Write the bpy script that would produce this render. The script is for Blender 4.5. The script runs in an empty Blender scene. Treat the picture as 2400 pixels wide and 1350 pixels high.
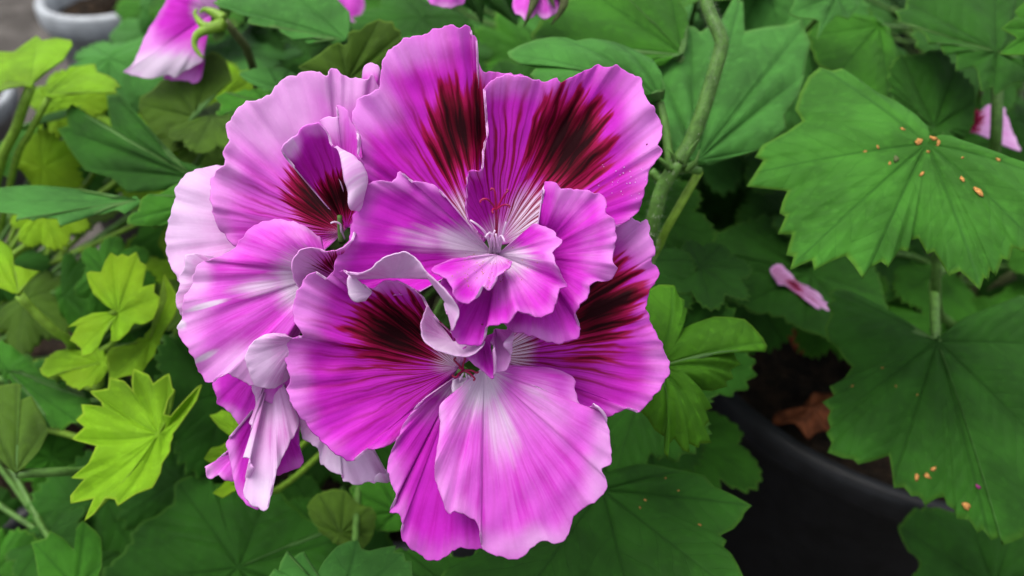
import bpy, math, random
import numpy as np
from mathutils import Vector, Matrix
from mathutils.bvhtree import BVHTree

random.seed(7)
RNG = np.random.default_rng(11)
SC = bpy.context.scene
COL = SC.collection
R = math.radians

# ------------------------------------------------------------------ camera
PITCH = R(40.0)
FPX = 2080.0                     # focal length in pixels of the 2400 wide photograph
CAM = np.array([0.0, 0.0, 0.50])
RIGHT = np.array([1.0, 0.0, 0.0])
FWD = np.array([0.0, math.cos(PITCH), -math.sin(PITCH)])
UP = np.array([0.0, math.sin(PITCH), math.cos(PITCH)])
D0 = 0.21                        # distance of the flower head along the view axis

cam_d = bpy.data.cameras.new('camera')
cam = bpy.data.objects.new('camera', cam_d)
COL.objects.link(cam)
cam_d.sensor_width = 36.0
cam_d.lens = 36.0 * FPX / 2400.0
cam_d.clip_start = 0.005
cam_d.clip_end = 60.0
cam.location = CAM
cam.rotation_euler = (math.pi / 2 - PITCH, 0, 0)
cam_d.dof.use_dof = True
cam_d.dof.focus_distance = 0.205
cam_d.dof.aperture_fstop = 13.0
SC.camera = cam

# ------------------------------------------------------------------ sky, sun, exposure
SUN_EL, SUN_AZ = R(76), R(-75)    # azimuth from +Y towards +X
world = bpy.data.worlds.new('World')
SC.world = world
world.use_nodes = True
wn = world.node_tree
sky = wn.nodes.new('ShaderNodeTexSky')
sky.sky_type = 'NISHITA'
sky.sun_disc = False
sky.sun_elevation = SUN_EL
sky.sun_rotation = SUN_AZ
sky.dust_density = 4.0
sky.air_density = 1.0
sky.ozone_density = 1.0
bg = wn.nodes['Background']
bg.inputs[1].default_value = 0.14
hs = wn.nodes.new("ShaderNodeHueSaturation")   # overcast: a paler, less blue sky
hs.inputs["Saturation"].default_value = 0.30
wn.links.new(sky.outputs[0], hs.inputs["Color"])
wn.links.new(hs.outputs[0], bg.inputs[0])

sun_d = bpy.data.lights.new('sun', 'SUN')
sun_d.energy = 1.4
sun_d.angle = R(40)
sun_d.color = (1.0, 0.96, 0.9)
sun = bpy.data.objects.new('sun', sun_d)
COL.objects.link(sun)
sdir = Vector((math.sin(SUN_AZ) * math.cos(SUN_EL), math.cos(SUN_AZ) * math.cos(SUN_EL), math.sin(SUN_EL)))
sun.rotation_euler = (-sdir).to_track_quat('-Z', 'Y').to_euler()
sun.location = (0, 0, 2)

SC.view_settings.view_transform = 'Standard'
SC.view_settings.look = 'None'
SC.view_settings.exposure = 0.92
SC.view_settings.gamma = 1.0
SC.view_settings.use_curve_mapping = False
SC.render.engine = 'CYCLES'
SC.cycles.max_bounces = 10
SC.cycles.diffuse_bounces = 6
SC.cycles.transmission_bounces = 6


# ------------------------------------------------------------------ helpers
def W(x, y, d):
    """photo pixel + distance along the view axis -> world point"""
    return CAM + FWD * d + RIGHT * ((x - 1200.0) / FPX * d) + UP * ((675.0 - y) / FPX * d)


def WA(xy, d):
    xy = np.asarray(xy, float)
    d = np.asarray(d, float)
    return (CAM[None] + FWD[None] * d[:, None] + RIGHT[None] * ((xy[:, 0] - 1200) / FPX * d)[:, None]
            + UP[None] * ((675 - xy[:, 1]) / FPX * d)[:, None])


def on_z(x, y, z):
    """pixel ray met with the level plane z"""
    v = FWD + RIGHT * ((x - 1200.0) / FPX) + UP * ((675.0 - y) / FPX)
    return CAM + v * ((z - CAM[2]) / v[2])


def link(name, me, parent=None, plant=False):
    o = bpy.data.objects.new(name, me)
    COL.objects.link(o)
    if parent is not None:
        o.parent = parent
        if parent.parent is None:
            o.matrix_parent_inverse = Matrix.Translation(-Vector(parent.location))
    return o


def thing(name, label, cat, loc, group=None):
    o = bpy.data.objects.new(name, None)
    o.empty_display_size = 0.02
    COL.objects.link(o)
    o.location = tuple(loc)
    o['label'] = label
    o['category'] = cat
    if group:
        o['group'] = group
    return o


def tag(o, label, cat, group=None, kind=None):
    o['label'] = label
    o['category'] = cat
    if group:
        o['group'] = group
    if kind:
        o['kind'] = kind
    return o


def mesh(name, verts, faces, mats, smooth=True):
    me = bpy.data.meshes.new(name)
    me.from_pydata([tuple(v) for v in verts], [], faces)
    if smooth:
        me.polygons.foreach_set('use_smooth', [True] * len(me.polygons))
    for m in mats:
        me.materials.append(m)
    me.update()
    return me


def grid_mesh(name, V, quads, mats):
    """fast mesh from numpy vertex array + quad array"""
    me = bpy.data.meshes.new(name)
    n, q = len(V), len(quads)
    me.vertices.add(n)
    me.vertices.foreach_set('co', np.asarray(V, np.float32).ravel())
    me.loops.add(q * 4)
    me.loops.foreach_set('vertex_index', np.asarray(quads, np.int32).ravel())
    me.polygons.add(q)
    me.polygons.foreach_set('loop_start', np.arange(0, q * 4, 4, dtype=np.int32))
    me.polygons.foreach_set('use_smooth', np.ones(q, bool))
    for m in mats:
        me.materials.append(m)
    me.update(calc_edges=True)
    me.validate()
    return me


def vattr(me, name, arr, kind='FLOAT_VECTOR', key='vector'):
    a = me.attributes.new(name, kind, 'POINT')
    a.data.foreach_set(key, np.asarray(arr, np.float32).ravel())


def catmull(P, n, closed=False):
    """centripetal-ish Catmull-Rom through the rows of P, n samples, even in arc length"""
    P = np.asarray(P, float)
    k = len(P)
    if closed:
        Q = np.vstack([P[-1], P, P[0], P[1]])
        segs = k
    else:
        Q = np.vstack([2 * P[0] - P[1], P, 2 * P[-1] - P[-2]])
        segs = k - 1
    out = []
    m = 12
    for i in range(segs):
        p0, p1, p2, p3 = Q[i], Q[i + 1], Q[i + 2], Q[i + 3]
        t = np.linspace(0, 1, m, endpoint=False)[:, None]
        out.append(0.5 * (2 * p1 + (p2 - p0) * t + (2 * p0 - 5 * p1 + 4 * p2 - p3) * t ** 2 + (3 * p1 - p0 - 3 * p2 + p3) * t ** 3))
    out = np.vstack(out + [P[0:1] if closed else P[-1:]])
    s = np.concatenate([[0], np.cumsum(np.linalg.norm(np.diff(out[:, :2], axis=0), axis=1) + 1e-9)])
    u = np.linspace(0, s[-1], n, endpoint=not closed)
    return np.column_stack([np.interp(u, s, out[:, j]) for j in range(out.shape[1])])


def solidify(o, th, off=-1.0, back=1):
    m = o.modifiers.new('thickness', 'SOLIDIFY')
    m.thickness = th
    m.offset = off
    m.material_offset = back
    m.material_offset_rim = back
    m.use_even_offset = False
    return m


def tube_data(pts, radii, sides=8, cap=True):
    """tube along a polyline (3D rows), radius per point"""
    P = np.asarray(pts, float)
    n = len(P)
    rad = np.broadcast_to(np.asarray(radii, float), (n,))
    T = np.gradient(P, axis=0)
    T /= np.linalg.norm(T, axis=1)[:, None] + 1e-12
    a = np.array([0, 0, 1.0]) if abs(T[0][2]) < .9 else np.array([1.0, 0, 0])
    V = []
    prev = a - T[0] * a.dot(T[0])
    prev /= np.linalg.norm(prev)
    ang = np.linspace(0, 2 * math.pi, sides, endpoint=False)
    for i in range(n):
        prev = prev - T[i] * prev.dot(T[i])
        prev /= np.linalg.norm(prev) + 1e-12
        b = np.cross(T[i], prev)
        for t in ang:
            V.append(P[i] + rad[i] * (math.cos(t) * prev + math.sin(t) * b))
    F = []
    for i in range(n - 1):
        for j in range(sides):
            k = (j + 1) % sides
            F.append((i * sides + j, i * sides + k, (i + 1) * sides + k, (i + 1) * sides + j))
    if cap:
        F.append(tuple(range(sides))[::-1])
        F.append(tuple((n - 1) * sides + j for j in range(sides)))
    return V, F


def tube(name, pts, r0, r1, mat, parent=None, n=24, sides=8, spline=True):
    P = np.asarray(pts, float)
    if spline and len(P) > 2:
        # even samples in 3D
        P = catmull3(P, n)
    elif spline:
        P = np.array([P[0] + (P[-1] - P[0]) * t for t in np.linspace(0, 1, n)])
    V, F = tube_data(P, np.linspace(r0, r1, len(P)), sides)
    return link(name, mesh(name, V, F, [mat]), parent)


def catmull3(P, n):
    P = np.asarray(P, float)
    Q = np.vstack([2 * P[0] - P[1], P, 2 * P[-1] - P[-2]])
    out = []
    for i in range(len(P) - 1):
        p0, p1, p2, p3 = Q[i], Q[i + 1], Q[i + 2], Q[i + 3]
        t = np.linspace(0, 1, 12, endpoint=False)[:, None]
        out.append(0.5 * (2 * p1 + (p2 - p0) * t + (2 * p0 - 5 * p1 + 4 * p2 - p3) * t ** 2 + (3 * p1 - p0 - 3 * p2 + p3) * t ** 3))
    out = np.vstack(out + [P[-1:]])
    s = np.concatenate([[0], np.cumsum(np.linalg.norm(np.diff(out, axis=0), axis=1))])
    u = np.linspace(0, s[-1], n)
    return np.column_stack([np.interp(u, s, out[:, j]) for j in range(3)])


# ------------------------------------------------------------------ node helpers
class NT:
    def __init__(self, name):
        self.mat = bpy.data.materials.new(name)
        self.mat.use_nodes = True
        self.t = self.mat.node_tree
        self.t.nodes.clear()
        self.out = self.t.nodes.new('ShaderNodeOutputMaterial')

    def n(self, typ, **kw):
        nd = self.t.nodes.new(typ)
        for k, v in kw.items():
            setattr(nd, k, v)
        return nd

    def put(self, sock, v):
        if hasattr(v, 'is_output'):
            self.t.links.new(v, sock)
        elif isinstance(v, (tuple, list)) and len(v) == 3 and sock.type == 'RGBA':
            sock.default_value = (*v, 1)
        else:
            sock.default_value = v

    def m(self, op, a, b=None, c=None, clamp=False):
        nd = self.n('ShaderNodeMath', operation=op, use_clamp=clamp)
        self.put(nd.inputs[0], a)
        if b is not None:
            self.put(nd.inputs[1], b)
        if c is not None:
            self.put(nd.inputs[2], c)
        return nd.outputs[0]

    def mix(self, f, a, b, mode='MIX'):
        nd = self.n('ShaderNodeMix', data_type='RGBA', blend_type=mode)
        nd.clamp_factor = True
        self.put(nd.inputs[0], f)
        self.put(nd.inputs[6], a)
        self.put(nd.inputs[7], b)
        return nd.outputs[2]

    def ramp(self, v, lo, hi, a=0.0, b=1.0):
        nd = self.n('ShaderNodeMapRange', interpolation_type='SMOOTHSTEP')
        self.put(nd.inputs[0], v)
        for i, q in zip((1, 2, 3, 4), (lo, hi, a, b)):
            self.put(nd.inputs[i], q)
        return nd.outputs[0]

    def noise(self, vec, scale, detail=2.0, rough=0.5):
        nd = self.n('ShaderNodeTexNoise')
        if vec is not None:
            self.put(nd.inputs['Vector'], vec)
        nd.inputs['Scale'].default_value = scale
        nd.inputs['Detail'].default_value = detail
        nd.inputs['Roughness'].default_value = rough
        return nd.outputs['Fac']

    def vec(self, x, y, z=0.0):
        nd = self.n('ShaderNodeCombineXYZ')
        self.put(nd.inputs[0], x)
        self.put(nd.inputs[1], y)
        self.put(nd.inputs[2], z)
        return nd.outputs[0]

    def attr(self, name):
        nd = self.n('ShaderNodeAttribute', attribute_name=name)
        return nd

    def sep(self, v):
        nd = self.n('ShaderNodeSeparateXYZ')
        self.put(nd.inputs[0], v)
        return nd.outputs

    def pos(self):
        return self.n('ShaderNodeNewGeometry').outputs['Position']

    def bump(self, h, strength=0.3, dist=0.001):
        nd = self.n('ShaderNodeBump')
        nd.inputs['Strength'].default_value = strength
        nd.inputs['Distance'].default_value = dist
        self.put(nd.inputs['Height'], h)
        return nd.outputs[0]

    def shade(self, color, rough=0.55, spec=0.3, normal=None, trans=None, tcol=None, sheen=0.0):
        p = self.n('ShaderNodeBsdfPrincipled')
        self.put(p.inputs['Base Color'], color)
        self.put(p.inputs['Roughness'], rough)
        self.put(p.inputs['Specular IOR Level'], spec)
        if sheen:
            p.inputs['Sheen Weight'].default_value = sheen
        if normal is not None:
            self.put(p.inputs['Normal'], normal)
        if trans:
            tr = self.n('ShaderNodeBsdfTranslucent')
            self.put(tr.inputs[0], tcol if tcol is not None else color)
            mx = self.n('ShaderNodeMixShader')
            self.put(mx.inputs[0], trans)
            self.t.links.new(p.outputs[0], mx.inputs[1])
            self.t.links.new(tr.outputs[0], mx.inputs[2])
            self.t.links.new(mx.outputs[0], self.out.inputs[0])
        else:
            self.t.links.new(p.outputs[0], self.out.inputs[0])
        return self.mat


def plain(name, color, rough=0.6, spec=0.3, var=0.25, scale=120.0, bump=0.0, trans=None):
    g = NT(name)
    ps = g.pos()
    f = g.noise(ps, scale, 4.0, 0.6)
    dark = tuple(c * (1 - var) for c in color)
    lite = tuple(min(1, c * (1 + var)) for c in color)
    col = g.mix(g.ramp(f, .3, .7), dark, lite)
    nrm = g.bump(f, bump, 0.001) if bump else None
    return g.shade(col, rough, spec, nrm, trans)


def petal_material(name, main, pale, white, deep, trans=0.28):
    """front of a petal: fan of veins, feathered dark blotch, white throat. Attributes: puv (angle, radius, seed), pmask (blotch, white, pale), pvein"""
    g = NT(name)
    u, v, sd = g.sep(g.attr('puv').outputs['Vector'])
    bl, wh, pl = g.sep(g.attr('pmask').outputs['Vector'])
    vs = g.attr('pvein').outputs['Fac']
    n1 = g.noise(g.vec(g.m('MULTIPLY', u, 15.0), g.m('MULTIPLY', v, 1.6), sd), 1.0, 2.0, .55)
    n2 = g.noise(g.vec(g.m('MULTIPLY', u, 46.0), g.m('MULTIPLY', v, 2.6), sd), 1.0, 2.0, .6)
    n3 = g.noise(g.vec(g.m('MULTIPLY', u, 3.2), g.m('MULTIPLY', v, 2.6), sd), 1.0, 2.0, .5)
    fine = g.noise(g.pos(), 900.0, 3.0, .6)
    # soft radial colour streaks
    st = g.ramp(g.m('ADD', g.m('MULTIPLY', n1, .65), g.m('MULTIPLY', n2, .35)), .42, .66)
    st = g.m('MULTIPLY', st, g.ramp(v, .1, .45))
    col = g.mix(g.m('MULTIPLY', st, .75), main, deep)
    palef = g.m('ADD', pl, g.m('MULTIPLY', g.m('SUBTRACT', n3, .5), .55))
    palef = g.m('ADD', palef, g.m('MULTIPLY', g.m('SUBTRACT', n1, .5), .25))
    col = g.mix(g.ramp(palef, .05, 1.0), col, pale)
    whf = g.m('ADD', wh, g.m('MULTIPLY', g.m('SUBTRACT', n1, .5), .6))
    whf = g.m('MULTIPLY', whf, g.ramp(wh, .02, .2))
    col = g.mix(g.ramp(whf, .12, .8), col, white)
    # veins
    warp = g.m('MULTIPLY', g.m('SUBTRACT', g.noise(g.vec(g.m('MULTIPLY', u, 4.0), g.m('MULTIPLY', v, 3.0), sd), 1.0, 2.0, .5), .5), 1.7)
    lines = []
    for k, wd in ((9.0, .40), (19.0, .36)):
        a = g.m('ADD', g.m('MULTIPLY', u, k), warp)
        s = g.m('ABSOLUTE', g.m('SUBTRACT', g.m('FRACT', a), .5))
        lines.append(g.ramp(s, 0.0, wd * .6, 1.0, 0.0))
    l2 = g.m('MULTIPLY', lines[1], g.ramp(v, .25, .5, .75, .45))
    ln = g.m('MAXIMUM', lines[0], l2)
    vn = g.m('MULTIPLY', ln, vs)
    vn = g.m('MULTIPLY', g.m('MULTIPLY', vn, 1.6), g.ramp(n2, .25, .55, .6, 1.0))
    col = g.mix(g.m('MULTIPLY', vn, .95, clamp=True), col, (0.22, 0.002, 0.050))
    # blotch
    f = g.m('ADD', g.m('ADD', bl, .03), g.m('MULTIPLY', g.m('SUBTRACT', n1, .5), .75))
    f = g.m('ADD', f, g.m('MULTIPLY', g.m('SUBTRACT', n2, .5), .28))
    f = g.m('ADD', f, g.m('MULTIPLY', g.m('MULTIPLY', ln, .24), g.ramp(bl, .1, .4)))
    col = g.mix(g.ramp(f, .36, .54), col, (0.27, 0.002, 0.055))
    col = g.mix(g.ramp(f, .50, .72), col, (0.075, 0.0008, 0.009))
    col = g.mix(g.ramp(f, .68, .95), col, (0.012, 0.0006, 0.002))
    col = g.mix(g.m('MULTIPLY', g.ramp(fine, .45, .75), .12), col, (1, 1, 1), 'SOFT_LIGHT')
    h = g.m('ADD', g.m('MULTIPLY', n2, .5), g.m('MULTIPLY', fine, .25))
    h = g.m('ADD', h, g.m('MULTIPLY', n1, .4))
    nrm = g.bump(h, .30, 0.0005)
    tr = g.m('MULTIPLY', g.ramp(f, .4, .7, 1.0, .05), trans)
    return g.shade(col, .6, g.ramp(f, .4, .7, .15, .05), nrm, tr)


def petal_back_material(name, c0, c1, trans=0.28):
    g = NT(name)
    u, v, sd = g.sep(g.attr('puv').outputs['Vector'])
    n1 = g.noise(g.vec(g.m('MULTIPLY', u, 18.0), g.m('MULTIPLY', v, 1.5), sd), 1.0, 2.0, .55)
    fine = g.noise(g.pos(), 700.0, 3.0, .6)
    col = g.mix(g.ramp(n1, .35, .7), c0, c1)
    nrm = g.bump(g.m('ADD', n1, g.m('MULTIPLY', fine, .3)), .35, .0005)
    return g.shade(col, .6, .2, nrm, trans)


def leaf_material(name, base, vein, edge, tcol, trans=0.3, rough=0.55, spec=0.16, vamt=.5, yellow=None):
    """attributes lv = (distance across nearest main vein in mm, herringbone coordinate in mm, radius 0..1)"""
    g = NT(name)
    px, hs, t = g.sep(g.attr('lv').outputs['Vector'])
    ps = g.pos()
    n1 = g.noise(ps, 45.0, 3.0, .6)
    n2 = g.noise(ps, 420.0, 3.0, .6)
    wob = g.m('MULTIPLY', g.m('SUBTRACT', g.noise(ps, 110.0, 1.0), .5), 5.0)
    c = g.mix(g.ramp(n1, .3, .7), tuple(x * .72 for x in base), tuple(min(1, x * 1.3) for x in base))
    c = g.mix(g.m('MULTIPLY', g.ramp(n2, .5, .72), .35), c, tuple(min(1, x * 1.7) for x in base))
    if yellow:
        c = g.mix(g.m('MULTIPLY', g.ramp(g.noise(ps, 28.0, 2.0), .45, .7), .6), c, yellow)
    main = g.ramp(px, .15, .75, 1.0, 0.0)
    side = g.m('ABSOLUTE', g.m('SUBTRACT', g.m('FRACT', g.m('MULTIPLY', g.m('ADD', hs, wob), .16)), .5))
    sl = g.m('MULTIPLY', g.ramp(side, .0, .07, 1.0, 0.0), g.ramp(t, .15, .4))
    cell = g.n('ShaderNodeTexVoronoi', feature='DISTANCE_TO_EDGE')
    cell.inputs['Scale'].default_value = 420.0
    net = g.ramp(cell.outputs['Distance'], 0.0, .12, 1.0, 0.0)
    vv = g.m('MAXIMUM', main, g.m('MULTIPLY', sl, .6))
    c = g.mix(g.m('MULTIPLY', vv, vamt), c, vein)
    c = g.mix(g.m('MULTIPLY', net, .10), c, vein)
    c = g.mix(g.ramp(t, .955, 1.0, 0.0, .55), c, edge)
    h = g.m('SUBTRACT', g.m('MULTIPLY', n2, .35), g.m('MULTIPLY', vv, .9))
    h = g.m('SUBTRACT', h, g.m('MULTIPLY', net, .25))
    h = g.m('ADD', h, g.m('MULTIPLY', g.ramp(side, 0.0, .5), .8))
    nrm = g.bump(h, .5, .0009)
    tc = g.mix(.5, c, tcol)
    return g.shade(c, rough, spec, nrm, trans, tc)


MAG = (0.52, 0.018, 0.49)
DEEP = (0.41, 0.004, 0.34)
PALE = (0.74, 0.27, 0.74)
WHT = (0.74, 0.60, 0.76)
M = {}
M['petal'] = petal_material('petal_magenta', MAG, PALE, WHT, DEEP)
M['petal_pink'] = petal_material('petal_pink', (0.64, 0.10, 0.61), (0.76, 0.37, 0.75), WHT, (0.54, 0.020, 0.47))
M['petal_back'] = petal_back_material('petal_underside', (0.68, 0.34, 0.68), (0.74, 0.53, 0.76))
M['petal_wilt'] = petal_material('petal_white_pink', (0.66, 0.35, 0.65), (0.72, 0.50, 0.74), WHT, (0.58, 0.17, 0.52))
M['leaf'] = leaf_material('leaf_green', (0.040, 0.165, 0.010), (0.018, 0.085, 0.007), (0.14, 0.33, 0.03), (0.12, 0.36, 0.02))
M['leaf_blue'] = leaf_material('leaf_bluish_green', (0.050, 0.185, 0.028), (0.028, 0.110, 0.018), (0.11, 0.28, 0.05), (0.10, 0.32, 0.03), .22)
M['leaf_dark'] = leaf_material('leaf_deep_green', (0.022, 0.098, 0.007), (0.012, 0.052, 0.005), (0.08, 0.22, 0.02), (0.08, 0.26, 0.015), .25)  # deep green leaves; also used where shade is put into the leaf colour
M['leaf_lime'] = leaf_material('leaf_lime', (0.21, 0.43, 0.012), (0.15, 0.31, 0.012), (0.34, 0.48, 0.03), (0.36, 0.55, 0.02), .38, .5, .18, .3, (0.26, 0.42, 0.010))
M['leaf_fresh'] = leaf_material('leaf_fresh_green', (0.066, 0.215, 0.008), (0.035, 0.130, 0.006), (0.17, 0.36, 0.02), (0.16, 0.42, 0.015), .35)
M['leaf_bright'] = leaf_material('leaf_bright_green', (0.048, 0.185, 0.018), (0.022, 0.098, 0.011), (0.15, 0.34, 0.03), (0.12, 0.36, 0.02), .3)
M['leaf_olive'] = leaf_material('leaf_olive', (0.070, 0.150, 0.010), (0.040, 0.095, 0.008), (0.14, 0.27, 0.02), (0.22, 0.36, 0.012), .4, .55, .25)
M['leaf_back'] = leaf_material('leaf_underside', (0.085, 0.190, 0.050), (0.12, 0.24, 0.06), (0.14, 0.30, 0.05), (0.14, 0.32, 0.03), .28, .7, .15, .6)
M['lime_back'] = leaf_material('lime_leaf_underside', (0.20, 0.36, 0.030), (0.24, 0.38, 0.05), (0.34, 0.48, 0.03), (0.34, 0.50, 0.02), .38, .65, .2, .5)
M['stem'] = plain('stem_green', (0.075, 0.170, 0.030), .5, .3, .3, 300, .2, .1)
M['stem_lime'] = plain('stem_lime', (0.20, 0.36, 0.035), .45, .3, .2, 300, .15, .2)
M['stem_dark'] = plain('stem_woody', (0.060, 0.075, 0.025), .7, .2, .4, 250, .4)
M['hair'] = plain('stem_hair', (0.45, 0.50, 0.38), .6, .3, .1)
M['style'] = plain('style_crimson', (0.24, 0.003, 0.05), .4, .3, .3, 500)
M['filament'] = plain('filament_white', (0.75, 0.58, 0.76), .4, .4, .1, 400, 0, .3)
M['anther'] = plain('anther_purple', (0.18, 0.012, 0.10), .6, .3, .3, 900)
M['black'] = plain('black_plastic', (0.010, 0.011, 0.013), .5, .3, .4, 90, .1)
M['white_plastic'] = plain('grey_white_plastic', (0.30, 0.32, 0.34), .5, .4, .2, 60, .05)
M['crumb'] = plain('dry_anther_orange', (0.42, 0.20, 0.06), .85, .1, .6, 2500, .4)
M['dry'] = plain('dry_leaf_brown', (0.21, 0.062, 0.022), .75, .2, .5, 200, .5, .15)


def soil_material():
    g = NT('potting_soil')
    ps = g.pos()
    a = g.noise(ps, 90.0, 6.0, .7)
    b = g.noise(ps, 260.0, 3.0, .6)
    c = g.mix(g.ramp(a, .35, .7), (0.008, 0.006, 0.004), (0.045, 0.028, 0.016))
    c = g.mix(g.ramp(b, .66, .76), c, (0.11, 0.065, 0.03))
    return g.shade(c, .9, .15, g.bump(g.m('ADD', a, b), .9, .006))


def ground_material():
    g = NT('ground_stone')
    ps = g.pos()
    a = g.noise(ps, 14.0, 6.0, .7)
    b = g.noise(ps, 130.0, 4.0, .7)
    c = g.mix(g.ramp(a, .3, .75), (0.035, 0.030, 0.026), (0.12, 0.108, 0.098))
    c = g.mix(g.ramp(b, .55, .75), c, (0.06, 0.05, 0.04))
    return g.shade(c, .9, .2, g.bump(g.m('ADD', a, b), .6, .01))


M['soil'] = soil_material()
M['ground'] = ground_material()

# ------------------------------------------------------------------ ground and pots
SOIL = 0.178
V = [(-12, -12, 0), (12, -12, 0), (12, 12, 0), (-12, 12, 0)]
g_o = link('ground', mesh('ground', V, [(0, 1, 2, 3)], [M['ground']]))
g_o['kind'] = 'structure'
g_o['label'] = 'grey brown gritty ground under the pots'


def lathe(profile, n=64):
    V, F = [], []
    for r, z in profile:
        for i in range(n):
            a = 2 * math.pi * i / n
            V.append((r * math.cos(a), r * math.sin(a), z))
    for k in range(len(profile) - 1):
        for i in range(n):
            j = (i + 1) % n
            F.append((k * n + i, k * n + j, (k + 1) * n + j, (k + 1) * n + i))
    return V, F


def pot(cx, cy, r, h, mat, label, soil_z=None, rim_w=.0045, roll=.011):
    t = thing('plant_pot', label, 'pot', (cx, cy, 0))
    rb = r * .74
    prof = [(0, .001), (rb, .001), (r - .004, h - roll * 1.6), (r + .002, h - roll * 1.5), (r + rim_w, h - roll),
            (r + rim_w, h - .003), (r + rim_w * .6, h), (r - rim_w * .5, h), (r - rim_w, h - .003), (r - rim_w * 1.2, h - .02), (rb - .004, .006), (0, .006)]
    V, F = lathe(prof)
    o = link('pot_body', mesh('pot_body', V, F, [mat]), None)
    o.parent = t
    if soil_z is None:
        soil_z = h - .022
    rs = (r - rim_w * 1.2) * .995 - (h - .02 - soil_z) * .2
    n, k = 48, 14
    V, F = [], []
    for a in range(k + 1):
        for i in range(n):
            q = 2 * math.pi * i / n
            rr = rs * a / k
            V.append((rr * math.cos(q), rr * math.sin(q), soil_z + (random.uniform(-.004, .004) if 0 < a < k else 0) + (.008 * (1 - a / k))))
    for a in range(k):
        for i in range(n):
            j = (i + 1) % n
            F.append((a * n + i, a * n + j, (a + 1) * n + j, (a + 1) * n + i)[::1])
    s = link('soil', mesh('soil', V, F, [M['soil']]), None)
    s.parent = t
    s['label'] = 'dark crumbly potting soil'
    return t


def circle3(a, b, c):
    ax, ay, bx, by, cx, cy = a[0], a[1], b[0], b[1], c[0], c[1]
    d = 2 * (ax * (by - cy) + bx * (cy - ay) + cx * (ay - by))
    ux = ((ax ** 2 + ay ** 2) * (by - cy) + (bx ** 2 + by ** 2) * (cy - ay) + (cx ** 2 + cy ** 2) * (ay - by)) / d
    uy = ((ax ** 2 + ay ** 2) * (cx - bx) + (bx ** 2 + by ** 2) * (ax - cx) + (cx ** 2 + cy ** 2) * (bx - ax)) / d
    return ux, uy, math.hypot(ax - ux, ay - uy)


RP = circle3(on_z(1580, 578, .2), on_z(1715, 925, .2), on_z(2080, 1145, .2))
print('right pot', RP)
POT_R = pot(RP[0], RP[1], RP[2], .20, M['black'], 'black plastic pot with rolled rim and dark soil under the big serrated leaves')
PM = (-.055, .315)
POT_M = pot(PM[0], PM[1], .105, .185, M['black'], 'black plastic pot hidden beneath the large pink flower head')
PL = (-.285, .30)
POT_L = pot(PL[0], PL[1], .105, .185, M['black'], 'black plastic pot of the lime green leafed plant')
PBL = (-.21, .56)
POT_BL = pot(PBL[0], PBL[1], .105, .19, M['black'], 'black plastic pot of the plant with the drooping pale pink flower')
PBR = (.07, .60)
POT_BR = pot(PBR[0], PBR[1], .105, .19, M['black'], 'black plastic pot of the plant with pink flower buds')
PBX = (.36, .62)
POT_BX = pot(PBX[0], PBX[1], .105, .19, M['black'], 'black plastic pot of the shaded plant behind the big serrated leaves')

PLANT_R = thing('pelargonium_plant', 'pelargonium with big fresh green serrated leaves growing in the black pot with rolled rim', 'plant', (RP[0], RP[1], SOIL))
PLANT_M = thing('pelargonium_plant', 'pelargonium bearing the large ruffled magenta flower head with maroon blotches', 'plant', (PM[0], PM[1], .165))
PLANT_L = thing('pelargonium_plant', 'pelargonium with bright lime green lobed leaves', 'plant', (PL[0], PL[1], .165))
PLANT_BL = thing('pelargonium_plant', 'pelargonium carrying a drooping pale pink and magenta flower, olive leaves', 'plant', (PBL[0], PBL[1], .17))
PLANT_BR = thing('pelargonium_plant', 'pelargonium with unopened pink buds in brown sepals on thin stalks', 'plant', (PBR[0], PBR[1], .17))
PLANT_BX = thing('pelargonium_plant', 'shaded pelargonium with dark toothed leaves behind the big serrated leaves', 'plant', (PBX[0], PBX[1], .17))
BASES = {}
for p, (c, z) in {'R': (RP, SOIL), 'M': (PM, .163), 'L': (PL, .163), 'BL': (PBL, .168), 'BR': (PBR, .168), 'BX': (PBX, .168)}.items():
    BASES[p] = np.array([c[0], c[1], z])
PLANTS = {'R': PLANT_R, 'M': PLANT_M, 'L': PLANT_L, 'BL': PLANT_BL, 'BR': PLANT_BR, 'BX': PLANT_BX}

# ------------------------------------------------------------------ leaves
BVH = {}


def smoothstep(a, b, x):
    t = np.clip((x - a) / (b - a), 0, 1)
    return t * t * (3 - 2 * t)


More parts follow.
